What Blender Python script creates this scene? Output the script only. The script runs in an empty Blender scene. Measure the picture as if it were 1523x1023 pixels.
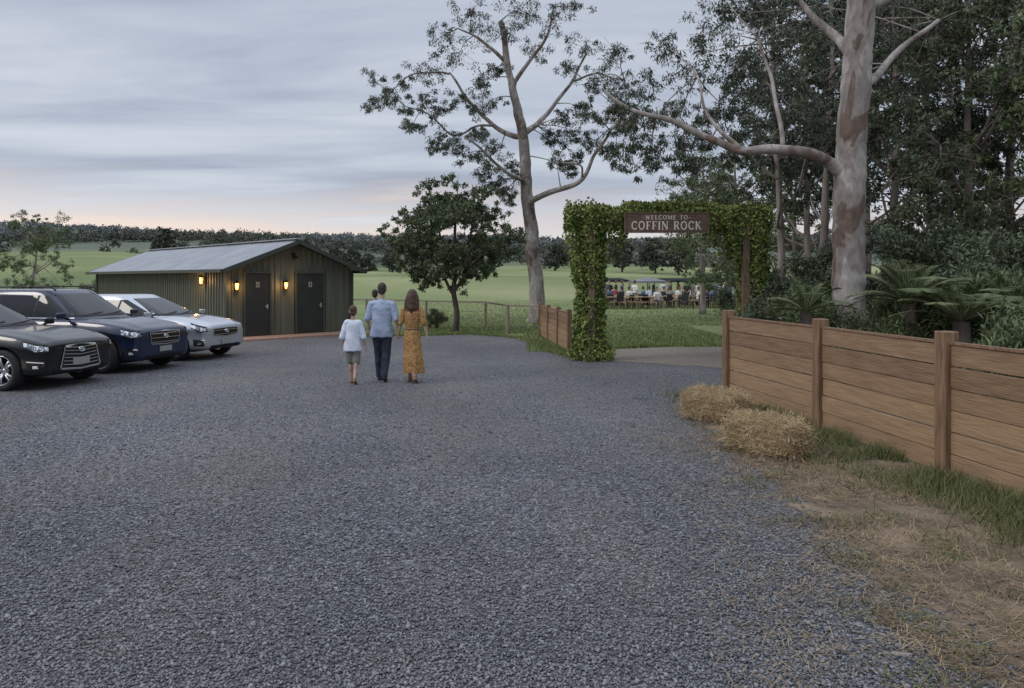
import bpy,bmesh,math,random
import numpy as np
from mathutils import Vector,Matrix,noise
from mathutils.bvhtree import BVHTree
R=math.radians
random.seed(7); rng=np.random.default_rng(7)
F=1100.;HY=415.;CX=761.5;CH=1.9
COL=bpy.context.scene.collection
def at(px,py,Y): return Vector(((px-CX)/F*Y,Y,CH-(py-HY)/F*Y))
def gr(px,py,z=0.):
    Y=(CH-z)*F/(py-HY); return Vector(((px-CX)/F*Y,Y,z))
def sst(a,b,x):
    t=min(1,max(0,(x-a)/(b-a))); return t*t*(3-2*t)
# ---------------------------------------------------------------- materials
def mat(name,c,rough=.7,metal=0.,c2=None,scale=5.,detail=6.,stretch=None,bump=0.,bscale=None,island=None,spec=.5,coat=0.,lo=.35,hi=.65,bdist=.02,c3=None,imix=.65):
    m=bpy.data.materials.new(name); m.use_nodes=True; N=m.node_tree.nodes; L=m.node_tree.links
    b=N['Principled BSDF']; b.inputs['Roughness'].default_value=rough; b.inputs['Metallic'].default_value=metal
    b.inputs['Specular IOR Level'].default_value=spec; b.inputs['Coat Weight'].default_value=coat
    tc=N.new('ShaderNodeTexCoord'); mp=N.new('ShaderNodeMapping'); L.new(tc.outputs['Object'],mp.inputs['Vector'])
    if stretch: mp.inputs['Scale'].default_value=stretch
    if c2 is not None:
        n=N.new('ShaderNodeTexNoise'); n.inputs['Scale'].default_value=scale; n.inputs['Detail'].default_value=detail; L.new(mp.outputs[0],n.inputs['Vector'])
        r=N.new('ShaderNodeValToRGB'); r.color_ramp.elements[0].position=lo; r.color_ramp.elements[1].position=hi
        r.color_ramp.elements[0].color=(*c,1); r.color_ramp.elements[1].color=(*c2,1); L.new(n.outputs['Fac'],r.inputs[0]); col=r.outputs[0]
        if c3: e=r.color_ramp.elements.new((lo+hi)/2); e.color=(*c3,1)
    else:
        rg=N.new('ShaderNodeRGB'); rg.outputs[0].default_value=(*c,1); col=rg.outputs[0]
    if island is not None:
        g=N.new('ShaderNodeNewGeometry'); r=N.new('ShaderNodeValToRGB')
        r.color_ramp.elements[0].color=(*island[0],1); r.color_ramp.elements[1].color=(*island[-1],1)
        for i,cc in enumerate(island[1:-1]):
            e=r.color_ramp.elements.new((i+1)/(len(island)-1)); e.color=(*cc,1)
        L.new(g.outputs['Random Per Island'],r.inputs[0])
        mx=N.new('ShaderNodeMix'); mx.data_type='RGBA'; mx.inputs[0].default_value=imix; L.new(col,mx.inputs[6]); L.new(r.outputs[0],mx.inputs[7]); col=mx.outputs[2]
    L.new(col,b.inputs['Base Color'])
    if bump:
        n=N.new('ShaderNodeTexNoise'); n.inputs['Scale'].default_value=bscale or scale*3; n.inputs['Detail'].default_value=5; L.new(mp.outputs[0],n.inputs['Vector'])
        bp=N.new('ShaderNodeBump'); bp.inputs['Strength'].default_value=bump; bp.inputs['Distance'].default_value=bdist
        L.new(n.outputs['Fac'],bp.inputs['Height']); L.new(bp.outputs[0],b.inputs['Normal'])
    return m
def leafmat(name,cols,c=None,c2=None,scale=.8,k=1.,imix=.65):
    cols=[tuple(x*k for x in c_) for c_ in cols]
    return mat(name,c or cols[0],.6,c2=c2 or cols[-1],scale=scale,detail=2,island=cols,spec=.3,imix=imix)
def barkmat(name,cs,sc):
    m=bpy.data.materials.new(name); m.use_nodes=True; N=m.node_tree.nodes; L=m.node_tree.links; b=N['Principled BSDF']; b.inputs['Roughness'].default_value=.85
    tc=N.new('ShaderNodeTexCoord'); mp=N.new('ShaderNodeMapping'); mp.inputs['Scale'].default_value=(1,1,.45); L.new(tc.outputs['Object'],mp.inputs[0])
    n=N.new('ShaderNodeTexNoise'); n.inputs['Scale'].default_value=sc; n.inputs['Detail'].default_value=6; n.inputs['Distortion'].default_value=.6; L.new(mp.outputs[0],n.inputs['Vector'])
    r=N.new('ShaderNodeValToRGB'); r.color_ramp.interpolation='LINEAR'; E=r.color_ramp.elements; E[0].position=.36; E[0].color=(*cs[0],1); E[1].position=.66; E[1].color=(*cs[3],1)
    for p,c in ((.44,cs[0]),(.46,cs[1]),(.55,cs[1]),(.575,cs[2]),(.63,cs[2])): e=E.new(p); e.color=(*c,1)
    L.new(n.outputs['Fac'],r.inputs[0])
    n2=N.new('ShaderNodeTexNoise'); n2.inputs['Scale'].default_value=sc*6; n2.inputs['Detail'].default_value=6; L.new(mp.outputs[0],n2.inputs['Vector'])
    mr=N.new('ShaderNodeMapRange'); mr.inputs[1].default_value=.3; mr.inputs[2].default_value=.7; mr.inputs[3].default_value=.65; mr.inputs[4].default_value=1.15; L.new(n2.outputs['Fac'],mr.inputs[0])
    ml=N.new('ShaderNodeMix'); ml.data_type='RGBA'; ml.blend_type='MULTIPLY'; ml.inputs[0].default_value=1; L.new(r.outputs[0],ml.inputs[6]); L.new(mr.outputs[0],ml.inputs[7]); L.new(ml.outputs[2],b.inputs['Base Color'])
    ad=N.new('ShaderNodeMath'); ad.operation='MULTIPLY_ADD'; ad.inputs[1].default_value=.4; L.new(n2.outputs['Fac'],ad.inputs[0]); L.new(n.outputs['Fac'],ad.inputs[2])
    bp=N.new('ShaderNodeBump'); bp.inputs['Strength'].default_value=.8; bp.inputs['Distance'].default_value=.08; L.new(ad.outputs[0],bp.inputs['Height']); L.new(bp.outputs[0],b.inputs['Normal'])
    return m
def gravelmat(name,cols,dust,sc=42.,dustamt=.5):
    m=bpy.data.materials.new(name); m.use_nodes=True; N=m.node_tree.nodes; L=m.node_tree.links
    b=N['Principled BSDF']; b.inputs['Roughness'].default_value=.75; b.inputs['Specular IOR Level'].default_value=.35
    tc=N.new('ShaderNodeTexCoord')
    v=N.new('ShaderNodeTexVoronoi'); v.inputs['Scale'].default_value=sc; v.inputs['Randomness'].default_value=1
    nz=N.new('ShaderNodeTexNoise'); nz.inputs['Scale'].default_value=sc*.8; nz.inputs['Detail'].default_value=3
    mv=N.new('ShaderNodeMix'); mv.data_type='VECTOR'; mv.inputs[0].default_value=.012
    L.new(tc.outputs['Object'],nz.inputs['Vector']); L.new(tc.outputs['Object'],mv.inputs[4]); L.new(nz.outputs['Color'],mv.inputs[5]); L.new(mv.outputs[1],v.inputs['Vector'])
    sp=N.new('ShaderNodeSeparateColor'); L.new(v.outputs['Color'],sp.inputs[0])
    r=N.new('ShaderNodeValToRGB'); E=r.color_ramp.elements; E[0].color=(*cols[0],1); E[1].color=(*cols[-1],1)
    for i,cc in enumerate(cols[1:-1]):
        e=E.new((i+1)/(len(cols)-1)); e.color=(*cc,1)
    L.new(sp.outputs[0],r.inputs[0])
    mp=N.new('ShaderNodeMapping'); mp.inputs['Scale'].default_value=(1.3,.6,1); mp.inputs['Rotation'].default_value=(0,0,.25); L.new(tc.outputs['Object'],mp.inputs[0])
    n2=N.new('ShaderNodeTexNoise'); n2.inputs['Scale'].default_value=.5; n2.inputs['Detail'].default_value=9; n2.inputs['Roughness'].default_value=.72; L.new(mp.outputs[0],n2.inputs['Vector'])
    r2=N.new('ShaderNodeValToRGB'); r2.color_ramp.elements[0].position=.44; r2.color_ramp.elements[1].position=.66; r2.color_ramp.elements[1].color=(dustamt,)*3+(1,)
    L.new(n2.outputs['Fac'],r2.inputs[0])
    mx=N.new('ShaderNodeMix'); mx.data_type='RGBA'; L.new(r2.outputs[0],mx.inputs[0]); L.new(r.outputs[0],mx.inputs[6]); mx.inputs[7].default_value=(*dust,1)
    r3=N.new('ShaderNodeMapRange'); r3.inputs[1].default_value=.0; r3.inputs[2].default_value=.75; r3.inputs[3].default_value=1.1; r3.inputs[4].default_value=.45; L.new(v.outputs['Distance'],r3.inputs[0])
    ml=N.new('ShaderNodeMix'); ml.data_type='RGBA'; ml.blend_type='MULTIPLY'; ml.inputs[0].default_value=1; L.new(mx.outputs[2],ml.inputs[6]); L.new(r3.outputs[0],ml.inputs[7])
    n4=N.new('ShaderNodeTexNoise'); n4.inputs['Scale'].default_value=.28; n4.inputs['Detail'].default_value=6; L.new(tc.outputs['Object'],n4.inputs['Vector'])
    r4=N.new('ShaderNodeMapRange'); r4.inputs[1].default_value=.35; r4.inputs[2].default_value=.65; r4.inputs[3].default_value=.82; r4.inputs[4].default_value=1.16; L.new(n4.outputs['Fac'],r4.inputs[0])
    m5=N.new('ShaderNodeMix'); m5.data_type='RGBA'; m5.blend_type='MULTIPLY'; m5.inputs[0].default_value=1; L.new(ml.outputs[2],m5.inputs[6]); L.new(r4.outputs[0],m5.inputs[7])
    L.new(m5.outputs[2],b.inputs['Base Color'])
    ad=N.new('ShaderNodeMath'); ad.operation='SUBTRACT'; L.new(sp.outputs[1],ad.inputs[0]); L.new(v.outputs['Distance'],ad.inputs[1])
    bp=N.new('ShaderNodeBump'); bp.inputs['Strength'].default_value=.9; bp.inputs['Distance'].default_value=.012; L.new(ad.outputs[0],bp.inputs['Height']); L.new(bp.outputs[0],b.inputs['Normal'])
    return m
M={}
M['gravel']=gravelmat('gravel',[(.05,.052,.06),(.112,.115,.128),(.16,.165,.182),(.222,.228,.244),(.4,.408,.425)],(.25,.225,.195),sc=50,dustamt=.6)
M['pathgravel']=gravelmat('path_gravel',[(.26,.22,.17),(.36,.31,.25),(.48,.42,.34)],(.42,.35,.28),sc=60,dustamt=.6)
M['stone']=mat('loose_stone',(.12,.122,.132),.75,c2=(.2,.19,.175),scale=.55,detail=6,lo=.42,hi=.66,island=[(.042,.044,.052),(.1,.103,.115),(.148,.152,.168),(.195,.2,.218),(.35,.358,.372),(.22,.205,.185)])
M['bark_gum']=barkmat('gum_bark',[(.37,.34,.315),(.26,.23,.21),(.14,.1,.08),(.19,.16,.14)],1.6)
M['bark_gum2']=mat('gum_bark_grey',(.3,.26,.23),.85,c2=(.12,.095,.08),scale=4,detail=5,stretch=(1,1,.25),bump=.5,bscale=8,lo=.42,hi=.7)
M['bark_dark']=mat('dark_bark',(.12,.095,.075),.9,c2=(.05,.04,.035),scale=6,stretch=(1,1,.3),bump=.6)
M['leaf_gum']=leafmat('gum_leaves',[(.03,.042,.028),(.065,.08,.052),(.11,.125,.085)],k=1.12)
M['leaf_dark']=leafmat('dark_leaves',[(.028,.038,.024),(.06,.078,.046),(.1,.118,.07)],k=1.75)
M['leaf_mid']=leafmat('mid_leaves',[(.04,.06,.03),(.08,.11,.05),(.13,.155,.075)],k=1.5)
M['leaf_round']=leafmat('round_tree_leaves',[(.035,.052,.025),(.07,.095,.045),(.12,.145,.075)],k=1.4)
M['ivy']=leafmat('vine_leaves',[(.05,.08,.02),(.11,.17,.045),(.18,.25,.065),(.32,.34,.1)],scale=3)
M['far']=leafmat('far_foliage',[(.05,.062,.05),(.085,.1,.078),(.15,.158,.12)],scale=.09,imix=.4)  # wide tone range in the leaf colour stands for lit and dark crowns
M['far2']=leafmat('haze_tinted_far_foliage',[(.12,.14,.145),(.155,.172,.175),(.2,.212,.21)],scale=.05,imix=.5)  # distance haze painted into the leaf colour as pale blue-grey
M['palm']=leafmat('palm_leaves',[(.06,.09,.035),(.12,.17,.07),(.26,.24,.14)])
M['grassblade']=leafmat('grass_blades',[(.06,.09,.025),(.1,.14,.04),(.15,.17,.06),(.24,.21,.11)],scale=1.5)
M['lawnblade']=leafmat('lawn_blades',[(.1,.14,.045),(.15,.2,.065),(.21,.25,.09)],scale=.4)
M['straw']=leafmat('straw_strands',[(.28,.19,.1),(.46,.35,.2),(.64,.52,.33)],scale=3)
M['litter']=leafmat('dead_straw',[(.1,.07,.04),(.22,.155,.085),(.42,.32,.19)],scale=2)
M['strawbody']=mat('straw_body',(.2,.14,.07),.95,c2=(.4,.3,.17),scale=12,stretch=(1,6,3),bump=1,bscale=25)
M['twine']=mat('twine',(.45,.32,.16),.9)
M['wood']=mat('stained_fence_boards',(.17,.1,.055),.75,c2=(.38,.25,.14),scale=2.2,detail=8,stretch=(1.2,1.2,12),bump=.4,bscale=5,island=[(.15,.09,.052),(.28,.175,.098),(.22,.145,.09),(.4,.265,.15)],imix=.5,lo=.3,hi=.7)
M['wood2']=mat('fence_post_wood',(.14,.082,.047),.75,c2=(.27,.165,.095),scale=3,detail=7,stretch=(12,12,1),bump=.3)
M['woodgrey']=mat('weathered_wood',(.2,.16,.12),.85,c2=(.34,.28,.22),scale=5,stretch=(10,10,1))
M['archwood']=mat('arch_timber',(.1,.07,.045),.75,c2=(.2,.14,.09),scale=4,stretch=(8,8,1),bump=.3)
M['signwood']=mat('sign_board',(.085,.05,.035),.6,c2=(.17,.105,.07),scale=4,stretch=(1,8,10),bump=.3)
M['signtext']=mat('sign_lettering',(.72,.68,.6),.6)
M['shed']=mat('olive_cladding',(.09,.098,.072),.55,c2=(.125,.13,.097),scale=1.5,stretch=(3,3,.5))
M['roof']=mat('galvanised_roof',(.35,.365,.39),.5,metal=.25,c2=(.43,.44,.46),scale=1.2,detail=5)
M['trim']=mat('olive_trim',(.055,.062,.05),.5)
M['black']=mat('black_door',(.018,.022,.022),.45,c2=(.026,.03,.03),scale=3)
M['iron']=mat('black_iron',(.015,.015,.015),.45,metal=.5)
M['plate']=mat('metal_plate',(.4,.4,.38),.4,metal=.4)
M['brick']=mat('terracotta_paving',(.3,.18,.13),.85,c2=(.4,.27,.2),scale=9,bump=.3)
M['soil']=mat('soil',(.1,.07,.048),.95,c2=(.25,.185,.125),c3=(.16,.115,.075),scale=2.3,detail=10,bump=.8,bscale=40)
M['floor']=mat('leaf_litter',(.07,.05,.035),.95,c2=(.16,.12,.07),scale=3,bump=.6,bscale=25)
M['glass']=mat('car_glass',(.008,.01,.012),.03,spec=.45)
M['tyre']=mat('tyre_rubber',(.018,.018,.019),.8,bump=.2,bscale=60)
M['rim']=mat('alloy_rim',(.62,.63,.65),.28,metal=.85)
M['chrome']=mat('chrome',(.8,.81,.83),.12,metal=1)
M['plastic']=mat('dark_plastic',(.014,.014,.016),.5,spec=.3)
M['lampglass']=mat('headlamp_lens',(.75,.78,.82),.08,metal=.3,c2=(.12,.13,.15),scale=16,detail=1,lo=.46,hi=.54,coat=1)
M['redlens']=mat('tail_lens',(.3,.01,.01),.15,coat=1)
M['paint_black']=mat('black_paint',(.008,.009,.012),.25,metal=0,coat=.6,spec=.3)
M['paint_blue']=mat('dark_blue_paint',(.01,.02,.05),.25,metal=.1,coat=.7,spec=.35)
M['paint_silver']=mat('silver_paint',(.5,.53,.58),.3,metal=.6,coat=1)
M['skin']=mat('skin',(.42,.27,.2),.55,c2=(.47,.31,.235),scale=8)
M['hair_dark']=mat('dark_hair',(.025,.018,.014),.6,c2=(.05,.035,.025),scale=20,stretch=(4,4,.6),bump=.6,bscale=60)
M['hair_brown']=mat('brown_hair',(.05,.027,.017),.55,c2=(.12,.065,.04),scale=12,stretch=(4,4,.5),bump=.8,bscale=40)
M['jeans']=mat('dark_jeans',(.018,.024,.045),.85,c2=(.03,.038,.06),scale=9,bump=.4,bscale=12)
M['white_shirt']=mat('pale_shirt',(.54,.6,.7),.85,c2=(.66,.71,.8),scale=6,bump=.5,bscale=9,bdist=.03)
M['khaki']=mat('khaki_shorts',(.17,.17,.15),.85,c2=(.23,.23,.2),scale=6,bump=.4,bscale=10)
M['shoe']=mat('dark_shoe',(.03,.025,.022),.6)
M['tanshoe']=mat('tan_sandal',(.22,.13,.075),.6)
M['canvas']=mat('umbrella_canvas',(.17,.175,.185),.95,c2=(.23,.235,.245),scale=2,spec=.1)
M['canvas_dark']=mat('dark_canvas',(.028,.03,.034),.95,spec=.05)
M['picnicwood']=mat('picnic_wood',(.26,.17,.1),.8,c2=(.42,.29,.18),scale=5)
M['cloth_white']=mat('white_cloth',(.7,.7,.7),.8)
M['cloth_black']=mat('black_cloth',(.02,.02,.022),.8)
M['cloth_blue']=mat('blue_cloth',(.08,.13,.24),.8)
M['cloth_red']=mat('dull_red_cloth',(.25,.07,.06),.8)
M['wire']=mat('fence_wire',(.25,.25,.25),.5,metal=.8)
def pattern_mat(name,kind):
    m=bpy.data.materials.new(name); m.use_nodes=True; N=m.node_tree.nodes; L=m.node_tree.links; b=N['Principled BSDF']; b.inputs['Roughness'].default_value=.85
    tc=N.new('ShaderNodeTexCoord')
    if kind=='check':
        ws=[]
        for d in ('X','Z'):
            w=N.new('ShaderNodeTexWave'); w.bands_direction=d; w.inputs['Scale'].default_value=16; w.inputs['Distortion'].default_value=1.0; w.inputs['Detail Scale'].default_value=.6; L.new(tc.outputs['Object'],w.inputs['Vector']); ws.append(w)
        a=N.new('ShaderNodeMath'); a.operation='MULTIPLY'; L.new(ws[0].outputs['Fac'],a.inputs[0]); L.new(ws[1].outputs['Fac'],a.inputs[1])
        fac=a.outputs[0]; cs=[(.27,.34,.47),(.36,.43,.56),(.5,.56,.67)]
    else:
        v=N.new('ShaderNodeTexVoronoi'); v.inputs['Scale'].default_value=26; L.new(tc.outputs['Object'],v.inputs['Vector']); fac=v.outputs['Distance']; cs=[(.09,.04,.02),(.3,.155,.055),(.4,.23,.09)]
    r=N.new('ShaderNodeValToRGB'); E=r.color_ramp.elements; E[0].color=(*cs[0],1); E[1].color=(*cs[2],1); E[0].position=.08; E[1].position=.75; e=E.new(.34); e.color=(*cs[1],1)
    L.new(fac,r.inputs[0]); L.new(r.outputs[0],b.inputs['Base Color'])
    n=N.new('ShaderNodeTexNoise'); n.inputs['Scale'].default_value=8; L.new(tc.outputs['Object'],n.inputs['Vector']); bp=N.new('ShaderNodeBump'); bp.inputs['Strength'].default_value=.7; bp.inputs['Distance'].default_value=.05; L.new(n.outputs['Fac'],bp.inputs['Height']); L.new(bp.outputs[0],b.inputs['Normal'])
    return m
M['check']=pattern_mat('blue_checked_shirt','check'); M['floral']=pattern_mat('mustard_floral','floral')
me_=bpy.data.materials.new('lit_lantern_glass'); me_.use_nodes=True; b=me_.node_tree.nodes['Principled BSDF']; b.inputs['Base Color'].default_value=(1,.6,.25,1); b.inputs['Emission Color'].default_value=(1,.42,.1,1); b.inputs['Emission Strength'].default_value=4; M['glow']=me_
def groundmat():
    m=bpy.data.materials.new('field_grass'); m.use_nodes=True; N=m.node_tree.nodes; L=m.node_tree.links; b=N['Principled BSDF']; b.inputs['Roughness'].default_value=.95; b.inputs['Specular IOR Level'].default_value=.1
    tc=N.new('ShaderNodeTexCoord'); mp=N.new('ShaderNodeMapping'); mp.inputs['Scale'].default_value=(.8,.7,1); L.new(tc.outputs['Object'],mp.inputs[0])
    n=N.new('ShaderNodeTexNoise'); n.inputs['Scale'].default_value=.022; n.inputs['Detail'].default_value=7; n.inputs['Roughness'].default_value=.5; n.inputs['Distortion'].default_value=.5; L.new(mp.outputs[0],n.inputs['Vector'])
    r=N.new('ShaderNodeValToRGB'); E=r.color_ramp.elements; E[0].position=.36; E[0].color=(.14,.18,.08,1); E[1].position=.64; E[1].color=(.32,.33,.17,1); e=E.new(.5); e.color=(.21,.245,.11,1); L.new(n.outputs['Fac'],r.inputs[0])
    n2=N.new('ShaderNodeTexNoise'); n2.inputs['Scale'].default_value=3; n2.inputs['Detail'].default_value=9; n2.inputs['Roughness'].default_value=.75; L.new(tc.outputs['Object'],n2.inputs['Vector'])
    mr=N.new('ShaderNodeMapRange'); mr.inputs[1].default_value=.3; mr.inputs[2].default_value=.7; mr.inputs[3].default_value=.65; mr.inputs[4].default_value=1.25; L.new(n2.outputs['Fac'],mr.inputs[0])
    ml=N.new('ShaderNodeMix'); ml.data_type='RGBA'; ml.blend_type='MULTIPLY'; ml.inputs[0].default_value=1; L.new(r.outputs[0],ml.inputs[6]); L.new(mr.outputs[0],ml.inputs[7])
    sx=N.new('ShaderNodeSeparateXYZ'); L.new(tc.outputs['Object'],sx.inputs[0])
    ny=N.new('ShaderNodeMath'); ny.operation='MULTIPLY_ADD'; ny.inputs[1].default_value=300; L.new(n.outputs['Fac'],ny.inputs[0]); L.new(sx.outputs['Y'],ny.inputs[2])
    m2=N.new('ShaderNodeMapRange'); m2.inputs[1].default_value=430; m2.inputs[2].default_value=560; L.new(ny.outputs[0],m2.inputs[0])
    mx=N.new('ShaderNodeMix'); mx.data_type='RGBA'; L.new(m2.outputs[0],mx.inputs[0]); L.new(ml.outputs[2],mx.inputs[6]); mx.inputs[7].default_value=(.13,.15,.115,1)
    L.new(mx.outputs[2],b.inputs['Base Color'])
    bp=N.new('ShaderNodeBump'); bp.inputs['Strength'].default_value=.5; bp.inputs['Distance'].default_value=.05; L.new(n2.outputs['Fac'],bp.inputs['Height']); L.new(bp.outputs[0],b.inputs['Normal'])
    return m
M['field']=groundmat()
# ---------------------------------------------------------------- mesh helpers
def tag(o,label=None,cat=None,group=None,kind=None):
    if label:o['label']=label
    if cat:o['category']=cat
    if group:o['group']=group
    if kind:o['kind']=kind
    return o
def link(name,me,m,parent=None,smooth=False):
    o=bpy.data.objects.new(name,me); COL.objects.link(o)
    if m is not None:
        for x in (m if isinstance(m,list) else [m]): me.materials.append(x)
    if parent: o.parent=parent
    if smooth: me.polygons.foreach_set('use_smooth',[True]*len(me.polygons))
    return o
def empty(name,label,cat,loc=(0,0,0),rz=0.,group=None):
    o=bpy.data.objects.new(name,None); COL.objects.link(o); o.location=loc; o.rotation_euler=(0,0,rz); o.empty_display_size=.2
    return tag(o,label,cat,group)
def copy_tree(o,parent=None):
    c=o.copy(); COL.objects.link(c)
    if parent: c.parent=parent
    for ch in [x for x in o.children]: copy_tree(ch,c)
    return c
def npmesh(V,k):
    V=np.asarray(V,dtype=np.float32).reshape(-1,3); n=len(V)//k
    me=bpy.data.meshes.new('mesh'); me.vertices.add(len(V)); me.vertices.foreach_set('co',V.ravel())
    me.loops.add(len(V)); me.loops.foreach_set('vertex_index',np.arange(len(V),dtype=np.int32))
    me.polygons.add(n); me.polygons.foreach_set('loop_start',np.arange(0,len(V),k,dtype=np.int32)); me.update(calc_edges=True); me.validate(); return me
def npmesh_idx(V,Fa):
    V=np.asarray(V,dtype=np.float32).reshape(-1,3); Fa=np.asarray(Fa,dtype=np.int32); k=Fa.shape[1]
    me=bpy.data.meshes.new('mesh'); me.vertices.add(len(V)); me.vertices.foreach_set('co',V.ravel())
    me.loops.add(Fa.size); me.loops.foreach_set('vertex_index',Fa.ravel())
    me.polygons.add(len(Fa)); me.polygons.foreach_set('loop_start',np.arange(0,Fa.size,k,dtype=np.int32)); me.update(calc_edges=True); me.validate(); return me
def unit(v): return v/np.maximum(np.linalg.norm(v,axis=1,keepdims=True),1e-6)
def leafquads(C,Ln,W,droop=0.,up=0.):
    C=np.asarray(C); N=len(C); d=unit(rng.normal(size=(N,3))); d[:,2]+=up-droop; d=unit(d)
    s=unit(np.cross(d,unit(rng.normal(size=(N,3))))); n=np.cross(d,s)
    l=(Ln*rng.uniform(.6,1.35,(N,1))); w=(W*rng.uniform(.7,1.3,(N,1)))
    return np.stack([C,C+d*l*.45+s*w*.5+n*w*.2,C+d*l,C+d*l*.45-s*w*.5+n*w*.2],axis=1)
def clumppts(cl,n,flat=.8):
    out=[]
    for c,r in cl:
        k=max(4,int(n)); d=unit(rng.normal(size=(k,3))); rr=r*rng.uniform(0,1,(k,1))**.5
        p=d*rr; p[:,2]*=flat; out.append(p+np.array(c))
    return np.concatenate(out)
def smooth_path(pts,n=5):
    P=[Vector(p) for p in pts]
    if len(P)<3: return [P[0].lerp(P[-1],i/n) for i in range(n+1)]
    Q=[P[0]*2-P[1]]+P+[P[-1]*2-P[-2]]; out=[]
    for i in range(1,len(Q)-2):
        for k in range(n):
            t=k/n; a,b,c,d=Q[i-1],Q[i],Q[i+1],Q[i+2]
            out.append(.5*((2*b)+(c-a)*t+(2*a-5*b+4*c-d)*t*t+(3*b-a-3*c+d)*t**3))
    out.append(P[-1]); return out
class MB:
    def __init__(s): s.V=[]; s.F=[]
    def add(s,v,f):
        o=len(s.V); s.V+= [tuple(x) for x in v]; s.F+=[tuple(i+o for i in q) for q in f]; return s
    def box(s,c,size,mtx=None):
        x,y,z=[a/2 for a in size]; v=[Vector((i*x,j*y,k*z)) for k in (-1,1) for j in (-1,1) for i in (-1,1)]
        if mtx is not None: v=[mtx@p for p in v]
        v=[p+Vector(c) for p in v]
        return s.add(v,[(0,2,3,1),(4,5,7,6),(0,1,5,4),(2,6,7,3),(0,4,6,2),(1,3,7,5)])
    def bar(s,a,b,w,h):
        a=Vector(a);b=Vector(b);d=b-a; m=d.to_track_quat('Y','Z').to_matrix(); return s.box((a+b)/2,(w,d.length,h),m)
    def tube(s,pts,rad,seg=8,cap=True):
        P=[Vector(p) for p in pts]; n=len(P)
        if not hasattr(rad,'__len__'): rad=[rad]*n
        elif len(rad)==2: rad=[rad[0]+(rad[1]-rad[0])*i/(n-1) for i in range(n)]
        V=[];u=None
        for i,p in enumerate(P):
            t=(P[min(i+1,n-1)]-P[max(i-1,0)]).normalized()
            if u is None: u=t.orthogonal().normalized()
            u=(u-t*u.dot(t)).normalized(); w=t.cross(u)
            for k in range(seg):
                a=2*math.pi*k/seg; V.append(p+(u*math.cos(a)+w*math.sin(a))*rad[i])
        Fc=[(i*seg+k,i*seg+(k+1)%seg,(i+1)*seg+(k+1)%seg,(i+1)*seg+k) for i in range(n-1) for k in range(seg)]
        if cap: Fc+=[tuple(range(seg-1,-1,-1)),tuple((n-1)*seg+k for k in range(seg))]
        return s.add(V,Fc)
    def rings(s,rs,cap=True):
        n=len(rs[0]); V=[p for r in rs for p in r]
        Fc=[(i*n+k,i*n+(k+1)%n,(i+1)*n+(k+1)%n,(i+1)*n+k) for i in range(len(rs)-1) for k in range(n)]
        if cap: Fc+=[tuple(range(n-1,-1,-1)),tuple((len(rs)-1)*n+k for k in range(n))]
        return s.add(V,Fc)
    def ell(s,c,r,m=None,seg=16,rg=10):
        c=Vector(c); rs=[]
        for i in range(1,rg):
            ph=math.pi*i/rg; ring=[]
            for k in range(seg):
                a=2*math.pi*k/seg; p=Vector((r[0]*math.sin(ph)*math.cos(a),r[1]*math.sin(ph)*math.sin(a),-r[2]*math.cos(ph)))
                if m is not None: p=m@p
                ring.append(p+c)
            rs.append(ring)
        return s.rings(rs)
    def cap(s,a,b,r0,r1,seg=12):
        a=Vector(a);b=Vector(b); d=(b-a); L=d.length; d.normalize(); P=[];Rr=[]
        for i in range(1,5):
            t=math.pi/2*i/4; P.append(a-d*r0*math.cos(t)); Rr.append(r0*math.sin(t))
        for i in range(0,4):
            t=math.pi/2*i/4; P.append(b+d*r1*math.sin(t)); Rr.append(r1*math.cos(t))
        P.append(b+d*r1*.995); Rr.append(r1*.1)
        P.insert(0,a-d*r0*.995); Rr.insert(0,r0*.1)
        return s.tube(P,Rr,seg)
    def lathe(s,prof,m=None,seg=32,cap=False):
        rs=[]
        for r,h in prof:
            ring=[]
            for k in range(seg):
                a=2*math.pi*k/seg; p=Vector((r*math.cos(a),r*math.sin(a),h)); ring.append(m@p if m is not None else p)
            rs.append(ring)
        return s.rings(rs,cap)
    def build(s,name,m,parent=None,smooth=False,off=None):
        V=s.V if off is None else [(v[0]-off[0],v[1]-off[1],v[2]-off[2]) for v in s.V]
        me=bpy.data.meshes.new(name); me.from_pydata(V,[],s.F); me.update(); return link(name,me,m,parent,smooth)
def evaluate(o):
    dg=bpy.context.evaluated_depsgraph_get(); dg.update(); me=bpy.data.meshes.new_from_object(o.evaluated_get(dg)); old=o.data; o.modifiers.clear(); o.data=me; bpy.data.meshes.remove(old); return o
def blob(mb,name,m,parent,voxel,it=3):
    o=mb.build(name,m,None); r=o.modifiers.new('r','REMESH'); r.mode='VOXEL'; r.voxel_size=voxel; r.adaptivity=0
    sm=o.modifiers.new('s','SMOOTH'); sm.iterations=it; sm.factor=.5; evaluate(o); o.parent=parent
    o.data.polygons.foreach_set('use_smooth',[True]*len(o.data.polygons)); return o
def flat(name,pts,z,m,kind='structure'):
    mb=MB(); mb.add([(p[0],p[1],z) for p in pts],[tuple(range(len(pts)))]); o=mb.build(name,m); tag(o,kind=kind); return o
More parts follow.
